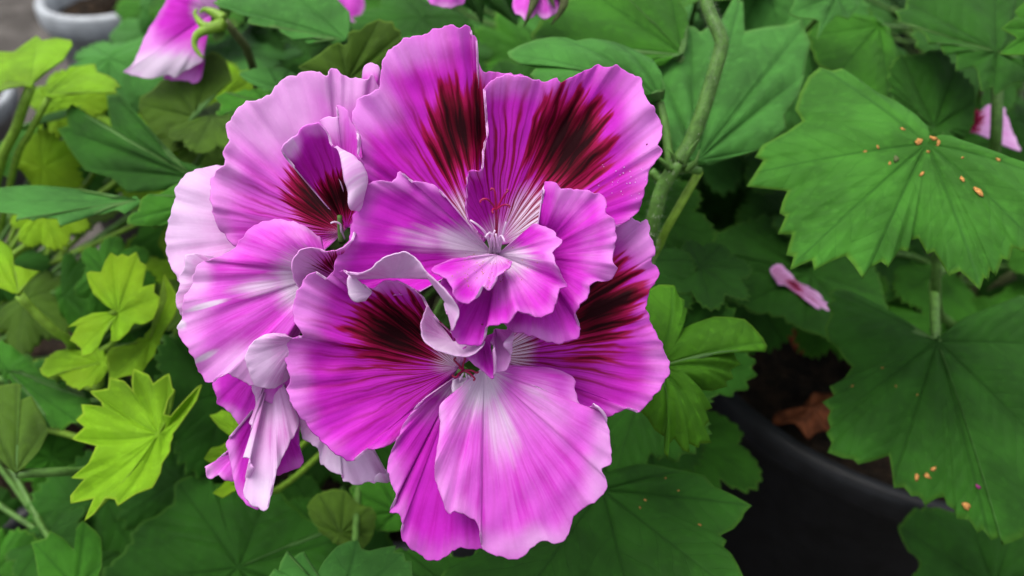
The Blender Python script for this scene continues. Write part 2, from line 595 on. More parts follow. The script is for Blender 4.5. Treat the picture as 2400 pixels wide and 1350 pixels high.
def leaf_surface(name, O, B, N, P2, tips, mats, parent, nt=22, relief=.0012, curl=0.0, wave=0.0, seed=0, cup=0.0, lip=None, th=.00035):
    """O (n,3) closed outline, B attach point, N unit normal of the upper side, P2 (n,2) outline in leaf plane metres about B, tips: angles of main veins"""
    n = len(O)
    rng = np.random.default_rng(seed)
    t = (np.arange(1, nt + 1) / nt) ** .9
    ang = np.arctan2(P2[:, 1], P2[:, 0])
    rad = np.hypot(P2[:, 0], P2[:, 1])
    tips = np.asarray(tips)
    da = np.abs((ang[:, None] - tips[None] + math.pi) % (2 * math.pi) - math.pi)
    srt = np.sort(da, axis=1)
    a0 = srt[:, 0]
    a1 = srt[:, 1] if len(tips) > 1 else np.full(n, 1.0)
    frac = a0 / (a0 + a1 + 1e-6) * 2            # 0 on a vein, 1 half way between
    rowsP, rowsA = [], []
    ph = rng.uniform(0, 6.28, 4)
    for ti in t:
        P = B[None] + (O - B[None]) * ti
        h = .6 * relief * np.sin(np.clip(frac, 0, 1) * math.pi / 2) * np.sin(math.pi * min(ti * .92, 1)) ** .8 * 1.2
        h = h + curl * ti ** 2 + cup * math.sin(math.pi * ti)
        h = h + wave * ti ** 2 * (np.sin(ang * 5 + ph[0]) * .6 + np.sin(ang * 9 + ph[1]) * .4)
        P = P + N[None] * np.atleast_1d(h)[:, None]
        rowsP.append(P)
        r = rad * ti
        perp = r * np.sin(np.minimum(a0, 1.4)) * 1000
        along = r * np.cos(a0) * 1000
        rowsA.append(np.column_stack([perp, along - perp * 1.0, np.full(n, ti)]))
    if lip is not None:
        L, mask = lip
        for s in (.35, .7, 1.0):
            base = rowsP[nt - 1]
            P = base + (L - base) * s + N[None] * (0.0015 * math.sin(math.pi * s)) * mask[:, None]
            P = np.where(mask[:, None] > 0, P, base + (base - B[None]) * (1e-4 * s))
            rowsP.append(P)
            rowsA.append(rowsA[nt - 1])
    m = len(rowsP)
    Vt = np.vstack([B[None] + N[None] * 0] + rowsP)
    At = np.vstack([[0, 0, 0]] + rowsA)
    idx = 1 + np.arange(m * n).reshape(m, n)
    nx = np.roll(idx, -1, axis=1)
    q = np.stack([idx[:-1], nx[:-1], nx[1:], idx[1:]], -1).reshape(-1, 4)
    tri = [(0, int(idx[0, i]), int(nx[0, i])) for i in range(n)]
    # orient
    c = 0
    e1, e2 = O - B[None], np.roll(O, -1, axis=0) - B[None]
    c = (np.cross(e1, e2) @ N).sum()
    # q order idx->nx->nx+1: (outline dir) x (radial) -> opposite of (radial x outline)
    if c > 0:
        q = q[:, ::-1]
    else:
        tri = [f[::-1] for f in tri]
    me = bpy.data.meshes.new(name)
    nv = len(Vt)
    me.vertices.add(nv)
    me.vertices.foreach_set('co', Vt.astype(np.float32).ravel())
    lo = np.concatenate([np.asarray(tri, np.int32).ravel(), q.astype(np.int32).ravel()])
    st = np.concatenate([np.arange(0, 3 * n, 3), 3 * n + np.arange(0, 4 * len(q), 4)]).astype(np.int32)
    me.loops.add(len(lo))
    me.loops.foreach_set('vertex_index', lo)
    me.polygons.add(len(st))
    me.polygons.foreach_set('loop_start', st)
    me.polygons.foreach_set('use_smooth', np.ones(len(st), bool))
    for mm in mats:
        me.materials.append(mm)
    me.update(calc_edges=True)
    me.validate()
    vattr(me, 'lv', At)
    o = link(name, me, parent)
    solidify(o, th)
    return o


def subdivide_poly(P, step):
    P = np.asarray(P, float)
    out = []
    for i in range(len(P)):
        a, b = P[i], P[(i + 1) % len(P)]
        k = max(1, int(round(np.linalg.norm(b[:2] - a[:2]) / step)))
        for j in range(k):
            out.append(a + (b - a) * j / k)
    return np.array(out)


def add_teeth(P, size, length, seed=0):
    """saw teeth along a closed smooth outline (2D in px), pointing outward"""
    rng = np.random.default_rng(seed)
    d = np.roll(P, -1, axis=0) - np.roll(P, 1, axis=0)
    nrm = np.column_stack([d[:, 1], -d[:, 0]])
    nrm /= np.linalg.norm(nrm, axis=1)[:, None] + 1e-9
    area = 0.5 * np.sum(P[:, 0] * np.roll(P[:, 1], -1) - np.roll(P[:, 0], -1) * P[:, 1])
    if area < 0:
        nrm = -nrm
    s = np.concatenate([[0], np.cumsum(np.linalg.norm(np.diff(P, axis=0), axis=1))])
    ph = s / length
    ph = ph + .35 * np.sin(ph * 1.3 + rng.uniform(0, 6)) + .2 * np.sin(ph * 3.1 + rng.uniform(0, 6))
    f = ph % 1.0
    saw = np.where(f < .68, f / .68, (1 - f) / .32) - .5
    amp = size * (0.75 + .5 * np.sin(ph * .9 + 2))
    return P + nrm * (saw * amp)[:, None]


def px_leaf(pts, attach, plant, mat='leaf', d=.25, gx=0.0, gy=-.008, tips=None, traced=True, teeth=(0, 1), back=None,
            relief=.0013, curl=0.0, wave=.0010, cup=0.0, stalk=None, seed=0, dz=None, petiole=True, stalk_r=.0011, label=None, lip=None, key=None):
    """leaf from an outline seen in the photograph, laid on its own tilted plane (gx, gy: metres of depth per 100 px)"""
    P = np.asarray(pts, float)
    if traced:
        P = subdivide_poly(P, 8.5)
    else:
        P = catmull(P, max(120, int(len(pts) * 14)), True)
        if teeth[0]:
            P = add_teeth(P, teeth[0], teeth[1], seed)
    at = np.asarray(attach, float)
    rel = P - at[None]
    rr = np.hypot(rel[:, 0], rel[:, 1])
    dep = d + gx * rel[:, 0] / 100 + gy * rel[:, 1] / 100 * -1 * -1
    O = WA(P, dep)
    B = W(at[0], at[1], d)
    e = 1.0
    ax = W(at[0] + e, at[1], d + gx / 100) - B
    ay = W(at[0], at[1] + e, d + gy / 100) - B
    N = np.cross(ay, ax)
    N /= np.linalg.norm(N)
    if N @ FWD > 0:
        N = -N
    # leaf plane metric coords (approx.)
    sx, sy = np.linalg.norm(ax), np.linalg.norm(ay)
    P2 = np.column_stack([rel[:, 0] * sx, rel[:, 1] * sy])
    if tips is None:
        angs = np.arctan2(P2[:, 1], P2[:, 0])
        rad = np.hypot(P2[:, 0], P2[:, 1])
        order = np.argsort(-rad)
        tips_a = []
        for i in order:
            if rad[i] < .45 * rad.max():
                break
            if all(abs((angs[i] - a + math.pi) % (2 * math.pi) - math.pi) > .62 for a in tips_a):
                tips_a.append(angs[i])
            if len(tips_a) >= 7:
                break
    else:
        tips_a = [math.atan2((y - at[1]) * sy, (x - at[0]) * sx) for x, y in tips]
    if len(tips_a) < 2:
        tips_a = tips_a + [tips_a[0] + 1.5]
    mats = [M[mat], M[back or ('lime_back' if mat == 'leaf_lime' else 'leaf_back')]]
    lp = None
    if lip:
        mask = np.zeros(len(P))
        L = O.copy()
        (x0, y0, x1, y1), (lx, ly, lz) = lip
        inside = (P[:, 0] > x0) & (P[:, 0] < x1) & (P[:, 1] > y0) & (P[:, 1] < y1)
        ctr = (P[inside].mean(axis=0))
        for i in np.where(inside)[0]:
            w = 1.0
            L[i] = W(P[i, 0] + lx, P[i, 1] + ly, dep[i] - lz)
            mask[i] = w
        lp = (L, mask)
    o = leaf_surface('leaf', O, B, N, P2, tips_a, mats, PLANTS[plant], 20, relief, curl, wave, seed, cup, lp)
    if label:
        o['label'] = label
    if key:
        me = o.data
        BVH[key] = BVHTree.FromPolygons([v.co.copy() for v in me.vertices], [tuple(p.vertices) for p in me.polygons])
    if petiole:
        sm = M['stem_lime'] if mat == 'leaf_lime' else M['stem']
        b0 = B - N * .0006
        if stalk is not None:
            pts3 = [b0] + [W(*s) for s in stalk]
        else:
            base = BASES[plant] + np.array([RNG.uniform(-.02, .02), RNG.uniform(-.02, .02), RNG.uniform(.0, .05)])
            mid = b0 * .45 + base * .55 + np.array([0, .01, -.012])
            pts3 = [b0, b0 - N * .012 + (base - b0) * .12 + np.array([0, 0, -.004]), mid, base]
        tube('stalk', pts3, stalk_r, stalk_r * 1.25, sm, o, 22, 7)
    return o


def gen_outline(rng, lobes=5, depth=.30, tooth=.055, nt_=7, n=130):
    """(n,2) unit leaf outline about its stalk, axis +x, notch at -x"""
    th = np.linspace(-R(163), R(163), n)
    k = (th / R(163) + 1) / 2 * lobes
    c = np.abs(np.sin(math.pi * k)) ** .75
    env = .80 + .20 * np.cos(th * .9)
    r = env * (1 - depth + depth * c)
    f = (k * nt_ + .3 * np.sin(k * 5 + rng.uniform(0, 6))) % 1
    saw = np.where(f < .6, f / .6, (1 - f) / .4)
    r = r * (1 + tooth * (saw - .5) * 2)
    r = r * (1 + .05 * np.sin(th * 2 + rng.uniform(0, 6)))
    return np.column_stack([r * np.cos(th), r * np.sin(th)]), [(-1 + (2 * i + 1) / lobes) * R(163) for i in range(lobes)]


def free_leaf(pos, size, normal, axis, plant, mat, seed, lobes=5, depth=.3, tooth=.055, relief=None, petiole=True, stalk_r=.0011, nt=14):
    """leaf placed in the round: pos attach point, normal of the upper side, axis the way its middle lobe points"""
    rng = np.random.default_rng(seed)
    N = np.asarray(normal, float)
    N /= np.linalg.norm(N)
    A = np.asarray(axis, float)
    A = A - N * A.dot(N)
    A /= np.linalg.norm(A) + 1e-9
    S = np.cross(N, A)
    P2, tips = gen_outline(rng, lobes, depth, tooth)
    P2 = P2 * size
    B = np.asarray(pos, float)
    fold = rng.uniform(-.1, .5)
    h = -fold * np.abs(P2[:, 1]) * .5 + rng.uniform(-.35, .15) * P2[:, 0] ** 2 / size
    O = B[None] + A[None] * P2[:, :1] + S[None] * P2[:, 1:2] + N[None] * h[:, None]
    mats = [M[mat], M['lime_back' if mat == 'leaf_lime' else 'leaf_back']]
    o = leaf_surface('leaf', O, B, N, P2, tips, mats, PLANTS[plant], nt, relief or size * .035, rng.uniform(-.2, .05) * size, size * .035, seed, 0)
    if petiole:
        base = BASES[plant] + np.array([rng.uniform(-.025, .025), rng.uniform(-.025, .025), rng.uniform(0, .04)])
        b0 = B - N * .0006
        mid = b0 * .5 + base * .5 + np.array([rng.uniform(-.01, .01), rng.uniform(-.01, .01), .004])
        tube('stalk', [b0, b0 - N * .01 + (base - b0) * .1, mid, base], stalk_r, stalk_r * 1.3,
             M['stem_lime'] if mat == 'leaf_lime' else M['stem'], o, 16, 6)
    return o


# ------------------------------------------------------------------ petals
def field(P, blobs, hard=False):
    out = np.zeros(len(P))
    for b in blobs:
        if len(b) == 6:
            s, cx, cy, rx, ry, rot = b
        else:
            s = 1.0
            cx, cy, rx, ry, rot = b
        a = R(rot)
        dx, dy = P[:, 0] - cx, P[:, 1] - cy
        X, Y = dx * math.cos(a) + dy * math.sin(a), -dx * math.sin(a) + dy * math.cos(a)
        q = np.sqrt((X / rx) ** 2 + (Y / ry) ** 2)
        out = np.maximum(out, s * (np.clip(1 - .5 * q, 0, 1) if hard else np.exp(-q * q)))
    return out


PETAL_SEED = [0]


def petal(floret, base, st, blotch=(), white=(), pale=(), vein=0.0, mat='petal', bow=0.0, ruf=1.0, edge=.38, n=None, nt=32,
          label=None, folds=(), key=None, name='petal', back='petal_back'):
    """base (x, y, z) and outline stations (x, y, z[, lx, ly, lz]) in photo pixels, z in mm towards the camera from the flower's own plane;
    l*: where the edge turned over at that station ends"""
    PETAL_SEED[0] += 1
    seed = PETAL_SEED[0]
    rng = np.random.default_rng(seed)
    full = []
    for s in st:
        if len(s) == 3:
            full.append((s[0], s[1], s[2], np.nan, np.nan, np.nan, 0.0))
        else:
            full.append((s[0], s[1], s[2], s[3] - s[0], s[4] - s[1], s[5] - s[2], 1.0))
    A = np.array(full, float)
    for j in (3, 4, 5):
        A[np.isnan(A[:, j]), j] = 0.0
    per = np.linalg.norm(np.diff(A[:, :2], axis=0), axis=1).sum()
    n = n or int(np.clip(per / 7, 60, 200))
    S = catmull(A, n)
    b = np.asarray(base, float)
    rel = S[:, :2] - b[None, :2]
    sl = np.linspace(0, per, n)
    jit = sum(np.sin(sl / L * 6.28 + rng.uniform(0, 6.28)) * a for L, a in ((61, 1.0), (37, 1.5), (24, 1.3), (16, .7)))
    rel = rel * (1 + (jit * 1.15 * min(1.0, ruf + .2)) / (np.hypot(rel[:, 0], rel[:, 1]) + 30))[:, None]
    S[:, :2] = b[None, :2] + rel
    und = [(rng.uniform(.03, .10), rng.uniform(0, 6.28), rng.uniform(0, 6.28), rng.uniform(.12, .30)) for _ in range(7)]
    crk = sum(np.sin(sl / L * 6.28 + rng.uniform(0, 6.28)) * a for L, a in ((48, .45), (29, .35), (19, .22)))
    ang = np.unwrap(np.arctan2(rel[:, 1], rel[:, 0]))
    rad = np.hypot(rel[:, 0], rel[:, 1])
    sg = 1.0 if ang[-1] > ang[0] else -1.0            # keep the fan of rays from folding over itself
    mono = np.maximum.accumulate(ang * sg)
    mono = mono + np.arange(n) * 2e-4
    ang = mono * sg
    rel = np.column_stack([np.cos(ang), np.sin(ang)]) * rad[:, None]
    S[:, :2] = b[None, :2] + rel
    k = max(5, n // 7) | 1
    pad = np.concatenate([np.full(k // 2, rad[0]), rad, np.full(k // 2, rad[-1])])
    dev = rad - np.convolve(pad, np.ones(k) / k, 'valid')
    s = np.linspace(0, per / 100.0, n)                 # arc length in units of 100 px (~1 cm)
    ph = rng.uniform(0, 6.28, 6)
    wave = (np.sin(s * 5.2 + ph[0]) * .8 + np.sin(s * 8.7 + ph[1]) * .55 + np.sin(s * 2.3 + ph[2]) * .8)
    ends = smoothstep(0, .12, np.linspace(0, 1, n)) * smoothstep(0, .12, 1 - np.linspace(0, 1, n))
    wave = wave * (.35 + .65 * ends)
    fine = np.sin(ang * 26 + ph[3]) * .5 + np.sin(ang * 41 + ph[4]) * .35
    rowsX, rowsZ, rowsT = [], [], []
    t = np.linspace(0, 1, nt + 1)[1:]
    for ti in t:
        X = b[None, :2] + rel * ti
        z = b[2] + (S[:, 2] - b[2]) * ti + bow * math.sin(math.pi * ti)
        z = z + ruf * wave * ti ** 5 * .85 - ruf * dev * .06 * ti ** 3
        for wk, wd_, wp, wa in und:
            z = z + wa * ti * np.sin((X[:, 0] * math.cos(wd_) + X[:, 1] * math.sin(wd_)) * wk + wp) * .55
        z = z + crk * ruf * ti ** 9 * .6
        z = z + fine * .045 * math.sin(math.pi * min(ti, .95)) * (ti ** .5)
        for (fa, fw, fh) in folds:                     # creases along a ray: angle (deg), width (deg), height mm
            z = z + fh * ti ** 1.2 * np.exp(-((ang - R(fa) + math.pi) % (2 * math.pi) - math.pi) ** 2 / R(fw) ** 2)
        rowsX.append(X)
        rowsZ.append(z)
        rowsT.append(np.full(n, ti))
    out = rel / (rad[:, None] + 1e-9)
    lw = np.clip(S[:, 6], 0, 1)
    ll = np.hypot(S[:, 3], S[:, 4])
    X0, z0 = rowsX[-1], rowsZ[-1]
    nl = 9
    for i in range(1, nl + 1):
        q = i / nl
        p1x = X0 + out * (.35 * ll)[:, None]
        p1z = z0 + .030 * ll
        p3x = X0 + S[:, 3:5]
        p3z = z0 + S[:, 5]
        p2x = p3x + out * (.25 * ll)[:, None]
        p2z = p3z + .02 * ll
        c = ((1 - q) ** 3, 3 * q * (1 - q) ** 2, 3 * q * q * (1 - q), q ** 3)
        X = X0 * c[0] + p1x * c[1] + p2x * c[2] + p3x * c[3]
        z = z0 * c[0] + p1z * c[1] + p2z * c[2] + p3z * c[3]
        # plain edge: a slight roll backwards
        Xe = X0 + out * (2.2 * q)
        ze = z0 - .45 * q * q
        rowsX.append(Xe * (1 - lw)[:, None] + X * lw[:, None])
        rowsZ.append(ze * (1 - lw) + z * lw)
        rowsT.append(np.full(n, 1 + .12 * q))
    m = len(rowsX)
    XX = np.vstack([b[None, :2]] + rowsX)
    ZZ = np.concatenate([[b[2]]] + rowsZ)
    TT = np.concatenate([[0.0]] + rowsT)
    UU = np.concatenate([[ang.mean()]] + [ang] * m)
    Vt = WA(XX, D0 - ZZ / 1000.0)
    idx = 1 + np.arange(m * n).reshape(m, n)
    q = np.stack([idx[:-1, :-1], idx[:-1, 1:], idx[1:, 1:], idx[1:, :-1]], -1).reshape(-1, 4)
    tri = np.stack([np.zeros(n - 1, int), idx[0, :-1], idx[0, 1:]], -1)
    # orient the front towards the side the flower opens to
    e1, e2 = rel[:-1], rel[1:]
    cr = (e1[:, 0] * e2[:, 1] - e1[:, 1] * e2[:, 0]).sum()   # >0: clockwise on screen (y down)
    if cr > 0:
        tri = tri[:, ::-1]
    else:
        q = q[:, ::-1]
    me = bpy.data.meshes.new(name)
    me.vertices.add(len(Vt))
    me.vertices.foreach_set('co', Vt.astype(np.float32).ravel())
    lo = np.concatenate([tri.astype(np.int32).ravel(), q.astype(np.int32).ravel()])
    sta = np.concatenate([np.arange(0, 3 * (n - 1), 3), 3 * (n - 1) + np.arange(0, 4 * len(q), 4)]).astype(np.int32)
    me.loops.add(len(lo))
    me.loops.foreach_set('vertex_index', lo)
    me.polygons.add(len(sta))
    me.polygons.foreach_set('loop_start', sta)
    me.polygons.foreach_set('use_smooth', np.ones(len(sta), bool))
    me.materials.append(M[mat])
    me.materials.append(M[back])
    me.update(calc_edges=True)
    me.validate()
    flat = np.vstack([b[None, :2]] + [rowsX[min(i, nt - 1)] for i in range(m)])
    mb = field(flat, blotch, True)
    mw = field(flat, white)
    mp = np.clip(field(flat, pale) + edge * smoothstep(.80, 1.0, TT), 0, 1.2)
    if isinstance(vein, (int, float)):
        mv = vein * (1 - smoothstep(.6, 1.0, TT))
    else:
        mv = field(flat, vein)
    vattr(me, 'puv', np.column_stack([UU, TT, np.full(len(TT), seed * 3.7)]))
    vattr(me, 'pmask', np.column_stack([mb, mw, mp]))
    vattr(me, 'pvein', mv, 'FLOAT', 'value')
    o = link(name, me, floret)
    if floret is not None and floret.parent is None:
        pass
    solidify(o, .00028)
    if label:
        o['label'] = label
    if key:
        BVH[key] = BVHTree.FromPolygons([v.co.copy() for v in me.vertices], [tuple(p.vertices) for p in me.polygons])
    return o


def PX(x, y, z):
    return W(x, y, D0 - z / 1000.0)


def floret_base(plant, x, y, z, label, back=(0, 10, -28)):
    """green calyx with five sepals and its stalk joint behind the throat: the mesh that carries the petals"""
    c = PX(x, y, z)
    e = PX(x + back[0], y + back[1], z + back[2])
    ax = (e - c) / np.linalg.norm(e - c)
    s = np.cross(ax, [0.3, .2, .9])
    s /= np.linalg.norm(s)
    t = np.cross(ax, s)
    V, F = [], []
    L = np.linalg.norm(e - c)
    prof = [(.0, .0012), (.08, .0030), (.25, .0036), (.5, .0030), (.8, .0018), (1.0, .0014)]
    k = 14
    for f, r in prof:
        for i in range(k):
            a = 2 * math.pi * i / k
            V.append(c + ax * (f * L + .002) + (s * math.cos(a) + t * math.sin(a)) * r)
    for j in range(len(prof) - 1):
        for i in range(k):
            F.append((j * k + i, j * k + (i + 1) % k, (j + 1) * k + (i + 1) % k, (j + 1) * k + i))
    for i in range(5):                                   # sepals
        a = 2 * math.pi * i / 5
        d = s * math.cos(a) + t * math.sin(a)
        w = np.cross(d, ax)
        o = len(V)
        for f, ww, off in ((0, .0022, .003), (.35, .0026, .0055), (.7, .0017, .0075), (1, .0002, .0085)):
            p = c + ax * (.30 * L * (1 - f) + .003) + d * off
            V += [p - w * ww, p + d * .0005, p + w * ww]
        for j in range(3):
            F += [(o + 3 * j, o + 3 * j + 1, o + 3 * j + 4, o + 3 * j + 3), (o + 3 * j + 1, o + 3 * j + 2, o + 3 * j + 5, o + 3 * j + 4)]
    o = link('floret', mesh('floret', V, F, [M['stem']]), PLANTS[plant])
    o['label'] = label
    return o, e


FA, EA = floret_base('M', 1160, 585, -6, 'open floret at the top with two maroon blotched petals and red style')
FB, EB = floret_base('M', 800, 560, -8, 'half turned floret with rolled petal and pale broad petals')
FC, EC = floret_base('M', 1075, 885, -2, 'open lower floret with striped throat and curled crimson style')
FD, ED = floret_base('M', 640, 930, -26, 'drooping folded floret hanging under the others')

# --- floret A (top)
petal(FA, (1130, 575, -5), [(960, 520, 0), (880, 480, 2), (852, 400, 4), (845, 330, 5), (824, 285, 4), (838, 238, 3), (884, 210, 2), (889, 162, 1), (905, 125, 0),
      (950, 92, -1), (985, 86, -2), (1003, 76, -2), (1043, 62, -3), (1068, 68, -3), (1090, 61, -4), (1096, 86, -4), (1107, 92, -5), (1109, 130, -6), (1122, 166, -7),
      (1165, 172, -8), (1218, 180, -8), (1235, 240, -8), (1240, 400, -7)],
      blotch=[(1080, 300, 62, 92, -5), (.8, 1065, 350, 60, 80, -25)], white=[(.75, 1090, 510, 60, 70, 0)], pale=[(.75, 880, 260, 70, 60, 0), (.5, 950, 130, 90, 50, 0)],
      vein=[(.95, 1075, 440, 90, 110, 0), (.85, 1050, 340, 110, 170, 0), (.2, 960, 380, 120, 150, 0)], bow=-2.0, ruf=.8, folds=[(-97, 5, 2.5), (-112, 8, -1.2)],
      label='upper petal with maroon blotch, its edge folded back')
petal(FA, (1165, 575, -4), [(1120, 545, 3), (1094, 508, 4), (1092, 450, 5), (1096, 408, 6), (1112, 398, 7), (1127, 402, 7), (1132, 350, 6), (1140, 312, 6), (1136, 290, 5), (1124, 262, 5),
      (1123, 225, 5), (1142, 195, 4), (1185, 176, 3), (1225, 181, 3), (1270, 191, 2), (1296, 183, 2), (1312, 189, 1), (1388, 151, 0), (1402, 154, 0), (1424, 152, 0), (1440, 147, 0),
      (1452, 162, 0), (1490, 176, 1), (1500, 212, 2), (1522, 245, 3), (1544, 290, 3), (1536, 330, 4), (1545, 346, 4), (1516, 390, 4), (1508, 428, 4), (1488, 490, 4), (1437, 523, 3), (1390, 520, 2), (1300, 560, 0)],
      blotch=[(1335, 335, 80, 100, 10), (.58, 1320, 410, 90, 60, -38)], white=[(.95, 1245, 515, 60, 80, 30), (.5, 1175, 540, 60, 40, 0)], pale=[(.5, 1500, 300, 60, 120, 0), (.35, 1180, 200, 60, 40, 0)],
      vein=[(1.2, 1230, 470, 100, 90, 0), (1.3, 1225, 365, 140, 120, 0), (.3, 1420, 400, 120, 130, 0)], bow=-2.5, ruf=.7,
      label='upper petal with a broad feathered maroon blotch', key='A2')
petal(FA, (1150, 592, -3), [(1044, 462, 9), (1030, 443, 9), (1008, 430, 10), (966, 424, 10), (954, 406, 11), (936, 403, 11), (926, 423, 11),
      (880, 424, 11), (856, 440, 11), (832, 500, 11), (818, 560, 11), (790, 600, 10), (786, 640, 9), (830, 672, 8), (900, 690, 9), (980, 680, 10)],
      white=[(.9, 1095, 572, 85, 45, 12), (.45, 1000, 565, 100, 40, 10)], pale=[(.35, 930, 430, 90, 40, 0), (.4, 1010, 470, 60, 60, 0)], vein=[(.25, 1040, 620, 100, 30, 0)], bow=1.5, ruf=.8, key='A3',
      label='lower petal fading to a white throat')
petal(FA, (1168, 596, 0), [(1100, 600, 9), (1050, 640, 15), (1030, 672, 18), (1052, 700, 19), (1064, 735, 19), (1058, 762, 19), (1060, 785, 18), (1075, 802, 18), (1122, 808, 18), (1134, 792, 19), (1140, 766, 20), (1190, 754, 21), (1212, 730, 21), (1236, 736, 20), (1266, 745, 20),
      (1298, 722, 20), (1308, 682, 19), (1326, 670, 18), (1312, 645, 18), (1298, 610, 17), (1296, 592, 16), (1316, 570, 15), (1306, 556, 14), (1290, 540, 12), (1250, 526, 9)],
      white=[(.8, 1200, 610, 60, 40, 0)], pale=[(.55, 1200, 650, 90, 70, 0), (.5, 1280, 590, 50, 60, 0)], vein=0.06, bow=3.0, ruf=.9, mat='petal', key='A4',
      label='lower middle petal with a curled white margin, dusted with pollen')
petal(FA, (925, 652, 12), [(1010, 655, 20), (1000, 641, 21), (976, 608, 21), (946, 592, 21), (900, 605, 21), (872, 628, 20), (842, 641, 19), (816, 636, 18), (830, 655, 15)],
      mat='petal_wilt', pale=[(.8, 950, 610, 120, 40, 0)], bow=-1.5, ruf=.35, label='pale ribbon like rolled margin in the middle of the head')
petal(FA, (1042, 708, 18), [(1000, 650, 20), (1000, 640, 21), (1024, 660, 22), (1050, 688, 23), (1075, 726, 23), (1070, 752, 22), (1060, 774, 20), (1054, 750, 19)], mat='petal_wilt', pale=[(.8, 1050, 700, 60, 60, 0)], bow=.5, ruf=.1, n=60, nt=14,
      label='narrow white rim running down beside the dark gap')
petal(FC, (872, 686, 12), [(848, 664, 14), (828, 642, 15), (816, 655, 16), (818, 685, 16), (832, 706, 15), (858, 704, 13)], mat='petal_wilt', pale=[(1, 840, 680, 60, 60, 0)], white=[(.6, 830, 690, 30, 30, 0)], bow=.8, ruf=.15, n=60, nt=14, label='white fold at the top of the blotched side petal')
petal(FC, (1062, 800, 8), [(1003, 716, 11), (990, 748, 14), (988, 775, 15), (996, 800, 16), (1030, 822, 17), (1080, 835, 18), (1112, 829, 18), (1136, 800, 16), (1108, 804, 12)], mat='petal_wilt', pale=[(1.0, 1040, 815, 90, 30, 0)], white=[(.5, 1040, 820, 60, 20, 20)],
      bow=-1.5, ruf=.3, label='white turned over margin above the lower throat')
petal(FA, (1165, 597, 4), [(1060, 606, 14), (1010, 630, 19), (1035, 646, 21), (1054, 662, 22), (1064, 690, 23), (1084, 711, 23), (1106, 705, 23), (1122, 688, 23), (1126, 671, 23), (1144, 679, 23), (1158, 664, 22),
      (1166, 646, 21), (1186, 634, 18), (1200, 612, 12)],
      white=[(.6, 1150, 605, 60, 22, 0)], pale=[(.8, 1130, 640, 60, 40, 0)], vein=.05, bow=2.0, ruf=.7, key='A6', label='small frilled inner petal dusted with orange pollen')
petal(FA, (1252, 602, 2), [(1270, 470, 10), (1268, 430, 11), (1296, 428, 12), (1312, 441, 12), (1360, 446, 11), (1406, 456, 11), (1421, 480, 11), (1415, 492, 11), (1436, 516, 12), (1443, 556, 12),
      (1434, 598, 12), (1443, 630, 13), (1427, 655, 13), (1386, 660, 13), (1380, 690, 14), (1351, 727, 14), (1361, 768, 13), (1354, 791, 13), (1300, 802, 13), (1252, 785, 13), (1206, 775, 12), (1180, 750, 10), (1170, 690, 6)],
      pale=[(.5, 1340, 480, 70, 40, 0), (.5, 1400, 600, 60, 80, 0), (.3, 1290, 780, 60, 40, 0)], vein=.05, bow=3.0, ruf=.9, label='lower petal with wavy pale margin overlapping the blotched petal below')

# --- floret C (bottom)
petal(FC, (1075, 862, 0), [(1098, 845, 4), (1092, 812, 7), (1060, 780, 8), (1025, 748, 9), (1005, 722, 10), (990, 692, 11), (950, 664, 12), (905, 657, 12), (875, 676, 12),
      (846, 662, 12), (815, 634, 11), (788, 634, 10), (768, 650, 9), (752, 632, 9), (722, 645, 8), (697, 690, 7), (690, 735, 7), (712, 780, 6), (698, 782, 6),
      (674, 795, 6), (671, 838, 5), (681, 880, 5), (674, 905, 5), (682, 935, 5), (708, 974, 4), (742, 1016, 4), (790, 1060, 5), (822, 1072, 5), (842, 1050, 4), (900, 1040, 3), (936, 1014, 2), (980, 960, 1), (1040, 915, 0)],
      blotch=[(928, 776, 98, 66, 8), (.6, 990, 770, 70, 50, 20)], white=[(.7, 1050, 840, 46, 40, 0)], pale=[(.5, 730, 700, 60, 90, 0), (.3, 700, 900, 50, 100, 0), (.3, 900, 670, 90, 30, 0)],
      vein=[(1.0, 1000, 860, 130, 70, -30), (.75, 870, 850, 130, 90, 0), (.6, 850, 760, 110, 90, 0), (.3, 880, 960, 150, 90, 0)], bow=-3.0, ruf=.6, key='C1',
      label='broad side petal with black maroon blotch and turned over pale edge')
petal(FC, (1150, 835, -3), [(1230, 700, -6), (1330, 580, -6), (1425, 540, -5), (1470, 505, -4), (1495, 520, -3), (1512, 512, -3), (1522, 556, -2), (1533, 590, -2), (1522, 604, -2), (1541, 640, -1), (1517, 680, -2), (1515, 732, -2), (1545, 792, -1), (1568, 850, 0),
      (1556, 888, 0), (1502, 955, 1), (1482, 944, 0), (1422, 970, 0), (1382, 962, 0), (1330, 955, -1), (1230, 930, -2)],
      blotch=[(1405, 715, 72, 95, 30), (.6, 1380, 790, 90, 60, 0)], white=[(.9, 1215, 820, 40, 45, 0)], pale=[(.7, 1490, 540, 50, 60, 0), (.3, 1540, 850, 50, 60, 0)],
      vein=[(1.0, 1250, 835, 110, 70, 0), (.8, 1380, 850, 120, 70, 0), (.5, 1470, 740, 80, 100, 0)], bow=-1.0, ruf=.8, label='side petal with dark blotch half covered by the petal above')
